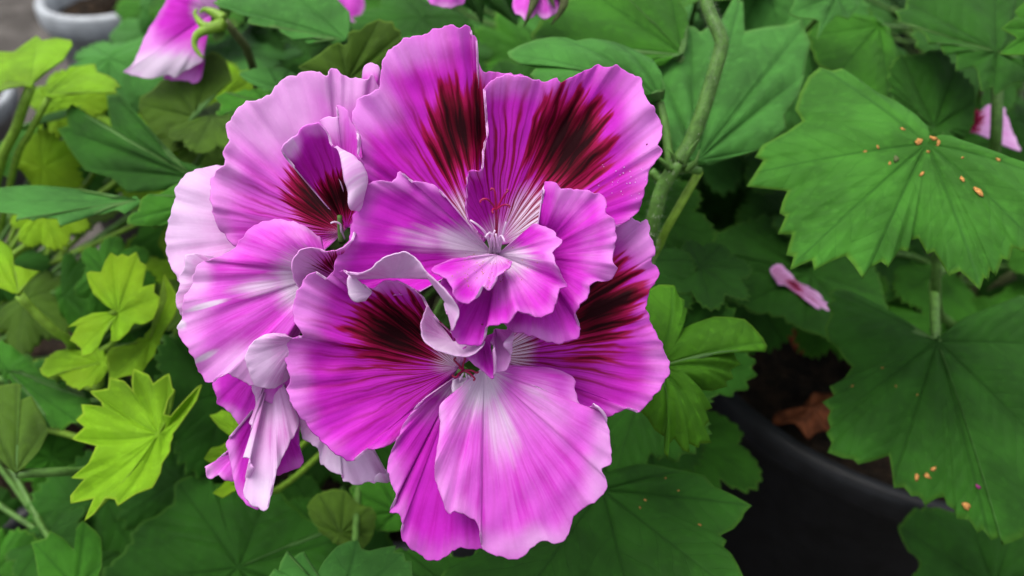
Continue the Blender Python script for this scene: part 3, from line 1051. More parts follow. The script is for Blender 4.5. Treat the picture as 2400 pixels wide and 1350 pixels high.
petal(FC, (1135, 862, 3), [(1055, 925, 9), (1031, 952, 11), (1032, 1000, 12), (1024, 1052, 13), (1018, 1110, 13), (1036, 1172, 12), (1050, 1205, 12), (1064, 1196, 12), (1112, 1222, 11), (1124, 1270, 10), (1132, 1290, 10),
      (1205, 1310, 9), (1258, 1270, 10), (1300, 1276, 9), (1326, 1252, 9), (1340, 1210, 9), (1400, 1170, 9), (1416, 1140, 9), (1404, 1106, 9), (1426, 1088, 9), (1421, 1012, 9), (1410, 975, 8, 1398, 962, 11), (1395, 990, 8, 1376, 972, 11), (1360, 968, 7), (1345, 920, 6), (1340, 890, 5),
      (1290, 868, 4), (1200, 858, 4)],
      white=[(.85, 1130, 905, 55, 70, 15), (.55, 1170, 990, 45, 110, -12), (.35, 1260, 920, 60, 40, 0)], pale=[(.6, 1080, 970, 70, 60, 0), (.5, 1260, 960, 110, 70, 30), (.45, 1180, 1040, 60, 110, 0), (.4, 1060, 1120, 40, 100, 0), (.45, 1240, 1270, 120, 40, 0), (.5, 1400, 1080, 40, 120, 0)],
      vein=.10, bow=3.0, ruf=.42, mat='petal_pink', key='C3', label='broad lower petal with white streaked centre, hanging in front')
petal(FC, (1075, 880, 1), [(990, 938, 6), (980, 948, 6), (948, 990, 6), (936, 1018, 5), (909, 1080, 4), (911, 1112, 4), (926, 1165, 3), (906, 1195, 2), (930, 1202, 3), (941, 1222, 3), (940, 1262, 3), (1000, 1310, 4), (1042, 1302, 5), (1062, 1284, 6), (1120, 1285, 6), (1180, 1260, 6), (1180, 1000, 4)],
      pale=[(.4, 1000, 960, 60, 40, 0), (.35, 930, 1100, 40, 80, 0)], white=[(.6, 1060, 915, 50, 30, 0)], vein=.08, bow=2.0, ruf=.7, label='lower petal partly behind the broad hanging one')
petal(FC, (1130, 790, 6), [(1085, 815, 12), (1096, 838, 13), (1130, 868, 13), (1156, 886, 13), (1158, 850, 14, 1156, 816, 16), (1150, 815, 13), (1160, 780, 9)], pale=[(.3, 1120, 840, 30, 30, 0)], vein=.1, bow=1.5, ruf=.3, label='small folded petaloid in the middle of the head')
petal(FC, (1160, 770, 5), [(1145, 800, 11), (1158, 815, 13), (1160, 868, 12), (1184, 866, 12), (1196, 840, 12), (1198, 800, 12, 1180, 806, 14), (1206, 775, 9)], mat='petal_pink', pale=[(.8, 1175, 830, 30, 50, 0)], vein=.05, bow=1.0, ruf=.3, label='small pale petaloid beside the folded one')

# --- floret B (left)
petal(FB, (805, 545, -8), [(760, 585, -6), (640, 590, -7), (560, 580, -7), (546, 574, -6), (511, 530, -5), (498, 490, -4), (494, 430, -4), (514, 398, -4), (525, 388, -4), (524, 352, -4), (536, 336, -4), (528, 312, -5), (536, 285, -5), (570, 246, -6), (618, 233, -6),
      (650, 196, -7), (682, 180, -7), (726, 170, -8), (758, 179, -8), (766, 165, -8), (784, 166, -8), (800, 181, -9), (848, 186, -9), (860, 174, -9), (876, 200, -9), (900, 260, -10), (900, 420, -9)],
      blotch=[(.95, 745, 470, 75, 52, 40), (.6, 710, 420, 50, 60, 40)], pale=[(1.0, 650, 270, 130, 100, -30), (.7, 800, 230, 80, 60, 0), (.5, 540, 420, 60, 70, 0)], white=[(.5, 790, 545, 30, 30, 0)],
      vein=[(.9, 740, 540, 70, 35, 0), (.5, 650, 480, 90, 70, 0)], bow=-2.5, ruf=.8, mat='petal_pink', label='broad pale pink petal with a maroon smear near the throat')
petal(FB, (812, 535, -2), [(690, 392, 9), (666, 374, 10), (660, 362, 11), (664, 342, 12), (680, 326, 12), (694, 320, 11), (704, 304, 10), (722, 293, 10), (748, 291, 10), (768, 312, 10), (776, 340, 10), (800, 352, 11, 792, 352, 12),
      (830, 372, 12, 800, 380, 15), (852, 400, 12, 806, 420, 16), (858, 425, 12, 815, 450, 16), (850, 462, 11, 818, 490, 15), (838, 510, 9), (822, 530, 5)],
      blotch=[(796, 462, 46, 52, 30)], pale=[(.5, 740, 305, 40, 20, 0), (1.2, 680, 345, 24, 34, 20)], white=[(.5, 680, 345, 20, 28, 20)], vein=.35, bow=-3.0, ruf=.3, edge=.25, label='petal rolled into a tube with a black blotch inside')
petal(FB, (815, 470, -1), [(790, 400, 3), (752, 300, 4), (752, 284, 5), (768, 274, 5), (790, 277, 5), (786, 252, 5), (800, 250, 5), (815, 262, 6), (818, 278, 6), (834, 305, 6), (842, 335, 6, 836, 330, 8), (838, 360, 7), (850, 385, 6), (855, 420, 3)],
      mat='petal_pink', pale=[(.8, 780, 300, 30, 40, 0)], vein=.15, bow=1.0, ruf=.4, label='small crumpled inner petal')
petal(FB, (860, 300, -14), [(848, 215, -14), (850, 165, -13), (866, 150, -12), (886, 156, -12), (892, 190, -13), (895, 260, -13)], mat='petal_pink', pale=[(.6, 868, 165, 30, 25, 0)], bow=1.0, ruf=.3, label='rounded petal tip peeping from behind')
petal(FB, (800, 655, 0), [(730, 700, 2), (700, 672, 4), (688, 645, 6), (685, 622, 8), (692, 600, 9), (712, 584, 10), (740, 582, 11), (770, 591, 12), (800, 582, 13), (824, 562, 13), (832, 545, 12), (850, 590, 8)],
      blotch=[(.62, 775, 618, 40, 22, -25)], pale=[(.9, 715, 625, 40, 50, 0), (.6, 810, 570, 30, 20, 0)], mat='petal_pink', vein=[(.7, 770, 620, 40, 30, 0)], bow=-2.0, ruf=.4, label='narrow petal curling under the rolled one')
petal(FB, (770, 640, -4), [(755, 562, 0), (722, 536, 2), (690, 521, 3), (650, 515, 4), (618, 520, 4), (595, 531, 4), (572, 552, 4), (560, 571, 4), (546, 585, 4), (500, 605, 4), (470, 614, 3), (456, 640, 3), (452, 662, 2), (430, 700, 2), (427, 738, 2), (415, 768, 1), (424, 790, 1), (442, 815, 1), (480, 889, 0),
      (510, 878, 1), (532, 872, 2), (560, 884, 2), (592, 898, 2), (625, 870, -2), (660, 835, -5), (694, 790, -6), (715, 750, -6)],
      white=[(.9, 700, 660, 60, 70, 0), (.6, 620, 670, 90, 25, -8), (1.3, 482, 716, 48, 6, -16), (1.0, 478, 838, 36, 7, -28), (1.2, 421, 760, 14, 12, 0)], pale=[(.55, 460, 740, 60, 90, 0), (.9, 560, 850, 70, 50, 0), (.4, 700, 545, 50, 25, 0), (.7, 460, 660, 40, 40, 0)], vein=.10, bow=5.0, ruf=.7, mat='petal_pink',
      label='broad lower petal with white streaks and nibbled outer margin')
petal(FB, (720, 545, -16), [(560, 400, -16), (510, 388, -15), (450, 402, -15), (440, 406, -15), (414, 440, -14), (411, 470, -14), (396, 520, -14), (390, 562, -13), (392, 592, -13), (402, 622, -12), (417, 650, -11), (432, 662, -10), (470, 650, -10), (560, 620, -12)],
      mat='petal_wilt', pale=[(.8, 450, 500, 80, 120, 0)], bow=1.0, ruf=.6, label='pale petal behind the broad pink one')
petal(FB, (560, 660, -14), [(500, 600, -10), (455, 595, -9), (436, 602, -8), (432, 630, -8), (420, 655, -8), (424, 668, -8), (414, 690, -8), (416, 712, -8), (430, 740, -9), (500, 760, -12)],
      mat='petal_wilt', pale=[(.6, 440, 620, 30, 60, 0)], bow=1.0, ruf=.5, label='narrow pale petal edge beside the broad lower petal')
petal(FB, (694, 800, 3), [(672, 784, 6), (640, 781, 8), (610, 790, 9), (585, 812, 9), (576, 840, 8), (584, 868, 7), (598, 900, 6), (640, 908, 3), (685, 880, 0)], mat='petal_wilt', pale=[(1.0, 610, 840, 40, 60, 0)], bow=1.5, ruf=.4,
      label='white pink fold of petal between the florets')

# --- floret D (drooping, lower left)
petal(FD, (640, 820, -18), [(520, 880, -16), (500, 895, -16), (508, 925, -15), (512, 946, -15), (540, 964, -14), (552, 985, -13), (568, 996, -13), (590, 985, -12), (604, 960, -12), (640, 900, -12)], pale=[(.4, 540, 970, 40, 20, 0)], vein=.05, bow=2, ruf=.5, label='magenta petal tucked under the white streaked one')
petal(FD, (690, 780, -14), [(600, 880, -8), (610, 930, -7), (640, 945, -7), (668, 975, -8), (700, 1000, -9), (712, 960, -10), (700, 880, -12)], mat='petal_pink', pale=[(.3, 620, 900, 40, 40, 0)], vein=.1, bow=2, ruf=.5, label='shaded pink petal between the florets')
petal(FD, (640, 850, -14), [(590, 900, -7), (600, 945, -6), (582, 985, -5), (592, 1000, -4), (570, 1010, -4), (552, 1030, -3), (556, 1060, -2), (585, 1078, -1), (560, 1100, -2, 575, 1092, 0), (566, 1130, -2), (572, 1165, -2), (600, 1190, -1), (622, 1192, 0), (634, 1150, 0), (650, 1090, -1), (680, 1030, -3), (698, 985, -6), (670, 920, -9)],
      mat='petal_wilt', pale=[(.9, 620, 1130, 50, 80, 0), (.8, 580, 1040, 40, 40, 0), (.5, 640, 960, 40, 50, 0)], white=[(.7, 615, 1150, 25, 40, 0)], bow=3, ruf=.8, label='long pale drooping petal')
petal(FD, (620, 930, -16), [(560, 1000, -10), (534, 1004, -8), (530, 1030, -8), (538, 1070, -7), (545, 1110, -7), (556, 1155, -6), (590, 1190, -5), (610, 1180, -5), (620, 1080, -8)], pale=[(.5, 545, 1060, 20, 60, 0)], bow=1, ruf=.4, label='magenta petal edge behind the drooping petal')
petal(FD, (580, 1040, -16), [(540, 1050, -13), (505, 1080, -13), (482, 1082, -12), (484, 1110, -12), (495, 1122, -12), (512, 1112, -12), (530, 1126, -12), (552, 1122, -13), (570, 1100, -14)], mat='petal_pink', pale=[(.4, 500, 1100, 30, 30, 0)], bow=1, ruf=.5, label='small pink petal tip sticking out sideways')
petal(FD, (640, 930, -18), [(700, 990, -12), (702, 1040, -12), (711, 1085, -11), (680, 1102, -10), (640, 1116, -10), (600, 1130, -11)], pale=[(.2, 700, 1080, 20, 20, 0)], bow=1, ruf=.4, label='bright magenta petal behind the long drooping one')
petal(FD, (790, 930, -16), [(705, 960, -10), (704, 1000, -9), (716, 1030, -9), (745, 1050, -8), (752, 1085, -8), (780, 1105, -7), (800, 1112, -7), (802, 1126, -7), (835, 1134, -7), (860, 1130, -7), (895, 1128, -8, 885, 1108, -5), (911, 1124, -8, 905, 1112, -6), (895, 1090, -9), (870, 1040, -10), (850, 980, -12)],
      mat='petal_wilt', pale=[(1.0, 800, 1080, 100, 60, 0)], white=[(.5, 780, 1080, 60, 40, 0)], bow=2, ruf=.9, label='lavender white petal hanging below the blotched one')


# --- styles and stamens
def stamens(fl, root, tip, branches, fils):
    o = tube('style', [PX(*root), (PX(*root) + PX(*tip)) / 2 + np.array([0.0003, 0, 0]), PX(*tip)], .00042, .00034, M['style'], fl, 12, 7)
    V, F = [], []
    for b in branches:
        P = catmull3(np.array([PX(*tip)] + [PX(*q) for q in b]), 22)
        v, f = tube_data(P, np.linspace(.00028, .00022, 22), 6)
        k = len(V)
        V += v
        F += [tuple(i + k for i in ff) for ff in f]
    link('stigma', mesh('stigma', V, F, [M['style']]), fl)
    for p in fils:
        P = catmull3(np.array([PX(*q) for q in p]), 14)
        v, f = tube_data(P, np.linspace(.0005, .00022, 14), 6)
        link('filament', mesh('filament', v, f, [M['filament']]), fl)


stamens(FA, (1158, 580, 2), (1163, 492, 12), [
    [(1162, 470, 13), (1160, 450, 14), (1153, 441, 14), (1150, 447, 14)],
    [(1150, 474, 13), (1138, 466, 14), (1127, 470, 14), (1126, 476, 14)],
    [(1175, 470, 13), (1184, 455, 14), (1191, 447, 14), (1187, 444, 14)],
    [(1176, 482, 13), (1187, 480, 14), (1195, 483, 14), (1192, 487, 14)],
    [(1156, 490, 13), (1154, 497, 14), (1157, 500, 14)]],
    [[(1155, 590, 0), (1140, 550, 6), (1120, 528, 9), (1102, 516, 10)], [(1160, 592, 0), (1157, 560, 7), (1148, 545, 9), (1137, 556, 10)], [(1165, 592, 0), (1170, 560, 7), (1176, 552, 9), (1183, 567, 10)],
     [(1168, 590, 0), (1178, 550, 7), (1186, 520, 9)], [(1150, 592, 0), (1152, 560, 6), (1160, 540, 8)], [(1172, 592, 0), (1166, 570, 6), (1162, 548, 8)]])
stamens(FC, (1078, 862, 3), (1086, 868, 9), [
    [(1078, 858, 10), (1070, 850, 11), (1064, 843, 11), (1069, 838, 11)],
    [(1076, 876, 10), (1070, 884, 11), (1062, 882, 11), (1060, 878, 11)],
    [(1100, 874, 10), (1108, 882, 11), (1113, 888, 11), (1109, 892, 11)],
    [(1085, 855, 10), (1090, 842, 10), (1088, 836, 10)],
    [(1104, 868, 10), (1118, 874, 10), (1121, 870, 10)]],
    [[(1072, 905, 3), (1078, 890, 6), (1086, 875, 8)], [(1100, 912, 4), (1096, 890, 7), (1092, 876, 9)], [(1112, 905, 4), (1104, 890, 7), (1098, 880, 9)]])
petal(FC, (1080, 885, 4), [(1062, 890, 7), (1060, 915, 8), (1078, 935, 9), (1094, 920, 9), (1104, 905, 8), (1098, 885, 6)], mat='petal_wilt', white=[(1.0, 1078, 910, 40, 40, 0)], bow=1, ruf=.2, n=50, nt=14, label='translucent white petaloid at the throat')
tube('filament', [PX(806, 560, -2), PX(800, 540, 0), PX(798, 526, 1), PX(785, 520, 2), PX(775, 523, 2)], .0004, .0002, M['filament'], FB, 16, 6)
tube('filament', [PX(800, 565, -2), PX(797, 530, 0), PX(796, 505, 1)], .0008, .0006, M['stem'], FB, 10, 6)

# flower stalks joined to one peduncle behind the head
HUB = W(1010, 760, .265)
for f, e in ((FA, EA), (FB, EB), (FC, EC), (FD, ED)):
    tube('flower_stalk', [e, e * .5 + HUB * .5 + np.array([0, .004, .003]), HUB], .0012, .0013, M['stem'], PLANT_M, 14, 8)
tube('flower_stem', [HUB, W(1040, 900, .305), BASES['M'] + np.array([.02, .0, .05]), BASES['M'] + np.array([.01, 0, -.01])], .0019, .0028, M['stem'], PLANT_M, 26, 10)


# ------------------------------------------------------------------ leaves traced from the photograph
# right pot: the big upper leaf
px_leaf([(2188, 307), (2180, 273), (2150, 240), (2110, 213), (2067, 193), (2033, 170), (2007, 150), (1980, 133), (1955, 138), (1927, 128), (1900, 150), (1880, 190), (1868, 232), (1885, 262), (1850, 287), (1790, 317), (1773, 343), (1793, 350), (1773, 380), (1753, 412), (1800, 418), (1850, 424), (1838, 450),
         (1832, 474), (1846, 482), (1828, 523), (1862, 523), (1848, 573), (1866, 577), (1856, 610), (1909, 588), (1913, 614), (1953, 594), (1988, 581), (2008, 602), (2030, 630), (2048, 604), (2075, 589), (2091, 602), (2119, 561), (2139, 565), (2143, 539), (2162, 533), (2184, 571), (2200, 565), (2236, 622), (2263, 610), (2311, 654),
         (2321, 624), (2331, 634), (2335, 608), (2349, 622), (2364, 581), (2380, 588), (2388, 555), (2412, 566), (2440, 545), (2432, 500), (2470, 480), (2455, 440), (2490, 420), (2462, 385), (2440, 360), (2400, 350), (2367, 337), (2313, 320), (2250, 302), (2227, 300), (2200, 314)],
        (2172, 338), 'R', 'leaf_bright', d=.262, gx=-.002, gy=-.009, tips=[(1940, 140), (1765, 380), (1856, 605), (2030, 628), (2311, 650), (2440, 545), (2462, 385)], relief=.0022, curl=-.005, wave=.0008,
        stalk=[(2185, 420, .285), (2196, 560, .32), (2196, 720, .345), (2230, 760, .40)], stalk_r=.0017, key='R1', label='large fresh green leaf with orange crumbs on it')
# the lower one; its shade is put into the colour by the darker green
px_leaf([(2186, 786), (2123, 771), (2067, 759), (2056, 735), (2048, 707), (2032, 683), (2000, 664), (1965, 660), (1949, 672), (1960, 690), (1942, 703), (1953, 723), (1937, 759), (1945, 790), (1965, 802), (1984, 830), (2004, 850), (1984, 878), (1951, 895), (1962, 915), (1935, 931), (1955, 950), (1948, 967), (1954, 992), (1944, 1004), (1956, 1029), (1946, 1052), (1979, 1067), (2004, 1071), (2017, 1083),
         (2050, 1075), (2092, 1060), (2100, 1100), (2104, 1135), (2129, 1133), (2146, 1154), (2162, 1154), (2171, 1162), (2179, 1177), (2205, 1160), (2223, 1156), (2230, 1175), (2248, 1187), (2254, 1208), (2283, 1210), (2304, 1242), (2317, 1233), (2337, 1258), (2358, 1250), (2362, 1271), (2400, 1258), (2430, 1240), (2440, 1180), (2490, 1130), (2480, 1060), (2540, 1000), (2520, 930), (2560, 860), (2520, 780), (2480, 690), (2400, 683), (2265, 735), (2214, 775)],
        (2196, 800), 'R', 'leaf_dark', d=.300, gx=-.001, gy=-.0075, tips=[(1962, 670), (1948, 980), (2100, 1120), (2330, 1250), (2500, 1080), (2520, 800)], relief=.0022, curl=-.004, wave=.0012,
        stalk=[(2192, 720, .325), (2200, 640, .36), (2290, 600, .43)], stalk_r=.0017, key='R2', label='large leaf in the shade of the one above, that shade coloured into its green')
# leaf beside the flower
px_leaf([(1500, 700), (1521, 672), (1557, 654), (1596, 654), (1608, 680), (1622, 687), (1620, 703), (1628, 707), (1624, 727), (1610, 759), (1640, 745), (1687, 731), (1727, 733), (1759, 737), (1778, 751), (1806, 780), (1816, 798), (1810, 814), (1794, 808), (1778, 806), (1767, 814), (1735, 808), (1741, 830), (1753, 842), (1729, 854), (1737, 875), (1719, 881), (1723, 893), (1687, 903),
         (1648, 901), (1666, 921), (1676, 931), (1684, 947), (1667, 954), (1675, 979), (1667, 988), (1667, 1004), (1683, 1029), (1658, 1029), (1654, 1040), (1627, 1027), (1633, 1050), (1617, 1046), (1596, 1017), (1583, 1033), (1583, 1062), (1573, 1050), (1573, 1012), (1550, 996), (1533, 967), (1500, 945), (1470, 900), (1450, 800)],
        (1545, 860), 'M', 'leaf_fresh', d=.236, gx=.004, gy=-.006, tips=[(1590, 655), (1810, 790), (1745, 860), (1670, 1030), (1575, 1050), (1460, 850)], relief=.0016, curl=-.004, wave=.0008, cup=.002, key='R3', label='bright green leaf with curled tips beside the blotched petal')
# below the flower
px_leaf([(1425, 1100), (1450, 1087), (1500, 1083), (1550, 1087), (1604, 1094), (1654, 1108), (1675, 1133), (1717, 1150), (1767, 1175), (1750, 1192), (1746, 1204), (1725, 1229), (1692, 1246), (1708, 1258), (1700, 1275), (1717, 1290), (1733, 1320), (1746, 1350), (1730, 1370), (1740, 1420), (1640, 1450), (1500, 1480), (1380, 1450), (1260, 1460), (1150, 1400), (1000, 1390), (1040, 1330), (1100, 1310), (1160, 1200), (1300, 1120)],
        (1412, 1150), 'M', 'leaf_dark', d=.262, gx=.001, gy=-.010, tips=[(1600, 1095), (1765, 1175), (1740, 1400), (1500, 1480), (1200, 1430)], relief=.002, curl=-.002, wave=.0012, key='B1', label='broad dark green leaf under the hanging petal')
px_leaf([(600, 1420), (635, 1346), (643, 1331), (652, 1335), (656, 1313), (672, 1287), (683, 1306), (702, 1296), (713, 1294), (724, 1317), (746, 1343), (761, 1317), (776, 1298), (791, 1283), (817, 1272), (839, 1265), (846, 1285), (865, 1288), (891, 1281), (928, 1278), (924, 1294), (946, 1298), (952, 1318), (965, 1320), (968, 1360), (990, 1420), (960, 1500), (800, 1540), (650, 1500)],
        (800, 1430), 'M', 'leaf_blue', d=.235, gx=0, gy=-.008, tips=[(672, 1290), (838, 1266), (945, 1300), (985, 1420), (600, 1430)], relief=.0018, wave=.0012, label='pale green leaf tip with sharp teeth at the bottom')

# lime plant
px_leaf([(267, 738), (247, 733), (217, 735), (187, 747), (158, 768), (182, 765), (163, 797), (173, 803), (190, 817), (193, 837), (217, 833), (233, 817), (250, 783), (256, 770), (262, 777), (260, 802), (280, 797), (300, 780), (317, 760), (333, 762), (360, 747), (372, 720), (375, 697), (362, 687), (365, 667), (350, 670), (333, 673), (337, 653), (343, 620), (328, 613), (320, 590), (302, 603), (287, 597), (277, 603), (260, 592), (247, 613), (238, 640), (213, 637), (202, 640), (207, 663), (217, 687), (240, 710), (268, 730)],
        (277, 735), 'L', 'leaf_lime', d=.285, gx=0, gy=-.007, tips=[(185, 825), (205, 642), (262, 593), (325, 595), (373, 695), (270, 800)], relief=.0013, wave=.0006, label='lime green three lobed leaf')
px_leaf([(313, 865), (348, 880), (359, 902), (396, 876), (402, 909), (409, 915), (393, 935), (383, 972), (400, 975), (435, 935), (470, 900), (461, 939), (430, 985), (404, 1017), (398, 1057), (378, 1087), (374, 1109), (356, 1143), (319, 1159), (278, 1187), (272, 1172), (246, 1168), (222, 1205), (200, 1222), (220, 1168), (163, 1178), (163, 1161), (196, 1122), (167, 1120), (207, 1087), (222, 1057), (226, 1044), (168, 1028), (200, 1002), (181, 987), (198, 972), (193, 950), (241, 954), (237, 939), (209, 915), (252, 909), (256, 885), (289, 894), (315, 922), (311, 894)],
        (372, 1018), 'L', 'leaf_lime', d=.262, gx=0, gy=-.0065, tips=[(209, 915), (313, 866), (396, 878), (470, 900), (170, 1028), (165, 1175), (275, 1187)], relief=.0018, wave=.0008, cup=-.003, label='lime green many lobed leaf with one lobe folded up')
px_leaf([(-60, 150), (-10, 123), (33, 123), (60, 103), (87, 85), (100, 97), (133, 90), (167, 93), (170, 103), (157, 123), (147, 140), (110, 167), (84, 190), (74, 206), (60, 205), (40, 200), (17, 192), (0, 207), (-40, 230), (-70, 190)],
        (72, 198), 'L', 'leaf_lime', d=.33, gx=0, gy=-.03, tips=[(-60, 170), (87, 86), (168, 96)], traced=True, relief=.001, wave=.0006, stalk=[(55, 250, .335), (35, 310, .345), (0, 390, .36), (-60, 640, .42)], stalk_r=.0019, label='yellow green upright leaf on a thick pale stalk')
px_leaf([(93, 207), (117, 200), (140, 183), (163, 157), (187, 153), (223, 147), (227, 167), (253, 180), (270, 190), (283, 203), (268, 206), (277, 220), (240, 220), (200, 218), (160, 223), (123, 230), (104, 225)],
        (116, 222), 'L', 'leaf_lime', d=.33, gx=.005, gy=-.03, tips=[(187, 153), (225, 150), (283, 205)], relief=.001, wave=.0006, stalk=[(95, 265, .335), (65, 320, .345), (35, 385, .36), (-20, 640, .42)], stalk_r=.0013, label='yellow green leaf beside the upright one')
px_leaf([(-30, 560), (5, 565), (25, 580), (32, 605), (30, 622), (60, 632), (92, 630), (70, 652), (55, 668), (48, 690), (30, 690), (0, 678), (-40, 660), (-60, 600)], (44, 690), 'L', 'leaf_lime', d=.285, gy=-.012, tips=[(-30, 570), (25, 580), (92, 630)], relief=.001,
        stalk=[(70, 720, .29), (120, 770, .295), (168, 815, .31), (120, 900, .36)], stalk_r=.0015, label='lime leaf narrowing into a stout stalk')
px_leaf([(385, 640), (420, 700), (405, 745), (380, 790), (360, 835), (345, 850), (330, 880), (290, 885), (255, 895), (250, 830), (262, 815), (300, 810), (335, 790), (360, 765), (375, 735), (390, 700)], (350, 800), 'L', 'leaf_lime', d=.292, gy=-.006, relief=.001, tips=[(410, 690), (255, 890), (340, 870)], label='long lime leaf folded along its rib')
px_leaf([(95, 860), (130, 830), (180, 818), (240, 822), (258, 850), (245, 880), (220, 905), (185, 915), (160, 900), (135, 880), (110, 885)], (240, 850), 'L', 'leaf_lime', d=.30, gy=-.012, relief=.001, traced=False, teeth=(6, 22), label='small rounded lime leaf')
px_leaf([(-30, 900), (0, 905), (40, 900), (52, 905), (50, 940), (75, 930), (105, 985), (110, 1010), (90, 1060), (60, 1100), (36, 1112), (0, 1080), (-30, 1050), (-60, 980)], (38, 1108), 'L', 'leaf_olive', d=.265, gy=-.010, relief=.0012, tips=[(40, 902), (105, 1000), (-40, 950)],
        stalk=[(90, 1108, .27), (150, 1105, .275), (215, 1098, .29), (330, 1040, .34)], stalk_r=.0014, label='olive green folded leaf on a sideways stalk')
px_leaf([(-40, 790), (40, 820), (90, 870), (140, 900), (175, 925), (215, 940), (190, 985), (150, 1005), (120, 1000), (100, 960), (60, 920), (0, 880), (-50, 860)], (20, 870), 'L', 'leaf', d=.31, gy=-.012, traced=False, teeth=(8, 30), label='mid green leaf behind the olive one')
px_leaf([(-30, 448), (50, 440), (100, 438), (167, 443), (213, 457), (260, 467), (320, 463), (330, 475), (293, 505), (267, 493), (240, 500), (213, 497), (187, 513), (140, 527), (133, 510), (100, 510), (77, 515), (60, 510), (37, 517), (40, 503), (-30, 495), (-60, 470)], (322, 470), 'BL', 'leaf_blue', d=.30, gx=.001, gy=-.03, tips=[(-40, 470), (140, 527), (100, 438), (37, 515)], relief=.001, wave=.0008, label='grey green leaf seen nearly edge on')
px_leaf([(297, 523), (300, 510), (312, 500), (323, 497), (330, 470), (350, 457), (365, 462), (393, 450), (433, 420), (463, 403), (520, 400), (540, 470), (480, 530), (420, 535), (393, 523), (353, 530), (317, 530)], (500, 470), 'M', 'leaf', d=.285, gy=-.008, relief=.0015, tips=[(300, 515), (463, 403), (360, 530)], label='toothed leaf tucked behind the pale petal')
px_leaf([(137, 303), (163, 297), (157, 260), (167, 243), (190, 257), (200, 277), (227, 277), (260, 297), (253, 267), (247, 220), (277, 217), (300, 240), (317, 263), (337, 287), (360, 333), (433, 383), (480, 393), (500, 430), (433, 440), (367, 450), (300, 452), (260, 417), (200, 400), (177, 367)], (450, 415), 'M', 'leaf_dark', d=.315, gx=-.004, gy=-.006, tips=[(140, 300), (165, 245), (260, 218), (190, 395)], relief=.0025, wave=.001, label='dark green pointed leaf with two narrow lobes')
px_leaf([(327, 253), (330, 230), (353, 213), (373, 190), (400, 180), (430, 180), (463, 187), (470, 143), (497, 120), (512, 124), (520, 130), (530, 140), (545, 190), (520, 215), (490, 225), (470, 240), (460, 260), (443, 283), (437, 320), (453, 353), (433, 353), (400, 360), (375, 348), (360, 347), (337, 333), (347, 293), (333, 277)], (458, 275), 'BL', 'leaf_olive', d=.335, gy=-.004, relief=.0015, tips=[(328, 245), (395, 180), (500, 122), (400, 358)], label='olive rounded leaf with scalloped edge')
px_leaf([(562, 166), (598, 159), (642, 159), (690, 169), (700, 200), (678, 215), (639, 225), (604, 207), (574, 190)], (660, 210), 'M', 'leaf_blue', d=.31, gy=-.012, relief=.001, traced=False, teeth=(3, 30), label='small smooth leaf behind the pale petal')
px_leaf([(506, 228), (553, 219), (571, 207), (640, 222), (650, 260), (574, 262), (539, 268), (509, 268), (518, 248)], (630, 245), 'M', 'leaf', d=.305, gy=-.012, relief=.001, traced=False, teeth=(8, 22), label='frilly edged leaf behind the pale petal')
px_leaf([(500, 8), (574, -20), (650, -50), (725, -40), (790, 0), (820, 33), (824, 68), (813, 100), (779, 102), (750, 96), (728, 105), (705, 95), (690, 98), (660, 80), (648, 65), (624, 68), (604, 62), (580, 58), (586, 47), (560, 40), (536, 27), (518, 22)], (812, 95), 'M', 'leaf_blue', d=.30, gy=-.013, relief=.0018, tips=[(505, 10), (650, -48), (730, 104), (600, 60)], label='light green ribbed leaf above the pale petal')
px_leaf([(699, 157), (719, 145), (752, 124), (773, 107), (793, 99), (808, 107), (816, 100), (817, 77), (829, 71), (844, 71), (859, 56), (888, 44), (903, 50), (921, 50), (927, 65), (939, 71), (942, 98), (925, 115), (905, 145), (894, 170), (850, 215), (808, 210), (767, 190), (731, 178)], (815, 190), 'M', 'leaf_olive', d=.290, gy=.004, relief=.0015, tips=[(702, 155), (793, 100), (890, 45), (940, 80)], label='dark olive cupped leaf standing above the pale petal')
# upper right behind the flower
px_leaf([(1189, 124), (1216, 107), (1256, 89), (1296, 80), (1327, 84), (1342, 93), (1384, 91), (1438, 100), (1482, 118), (1522, 138), (1544, 173), (1556, 236), (1530, 240), (1500, 250), (1411, 262), (1320, 250), (1278, 222), (1242, 182), (1256, 164), (1216, 156), (1193, 138)], (1548, 236), 'M', 'leaf_blue', d=.262, gx=.001, gy=-.012, tips=[(1190, 128), (1300, 81), (1440, 100), (1280, 222)], relief=.0016, cup=.003, stalk=[(1558, 290, .262), (1566, 350, .262), (1572, 398, .262)], stalk_r=.0012, label='smooth folded leaf above the blotched petal')
px_leaf([(1240, 90), (1265, 60), (1290, 30), (1320, 22), (1330, 0), (1380, -30), (1460, -40), (1560, -30), (1610, 40), (1600, 110), (1560, 150), (1480, 150), (1400, 130), (1330, 120)], (1600, 130), 'M', 'leaf', d=.30, gy=-.012, traced=False, teeth=(12, 42), relief=.0022, label='ribbed toothed leaf behind the smooth folded one')
px_leaf([(1535, 200), (1548, 120), (1568, 85), (1600, 60), (1625, 65), (1640, 80), (1690, 50), (1722, -10), (1742, 5), (1745, 75), (1800, 62), (1850, 55), (1880, 40), (1900, 100), (1888, 150), (1884, 180), (1868, 230), (1835, 275), (1842, 305), (1785, 348), (1720, 370), (1650, 392), (1600, 384), (1560, 330)], (1632, 380), 'M', 'leaf_blue', d=.280, gx=.002, gy=-.011, tips=[(1545, 170), (1615, 62), (1735, 0), (1885, 60), (1885, 175), (1780, 350)], relief=.003, wave=.001, stalk=[(1615, 392, .272), (1590, 398, .265)],
        stalk_r=.0012, key='U1', label='broad pleated leaf behind the hairy stem')
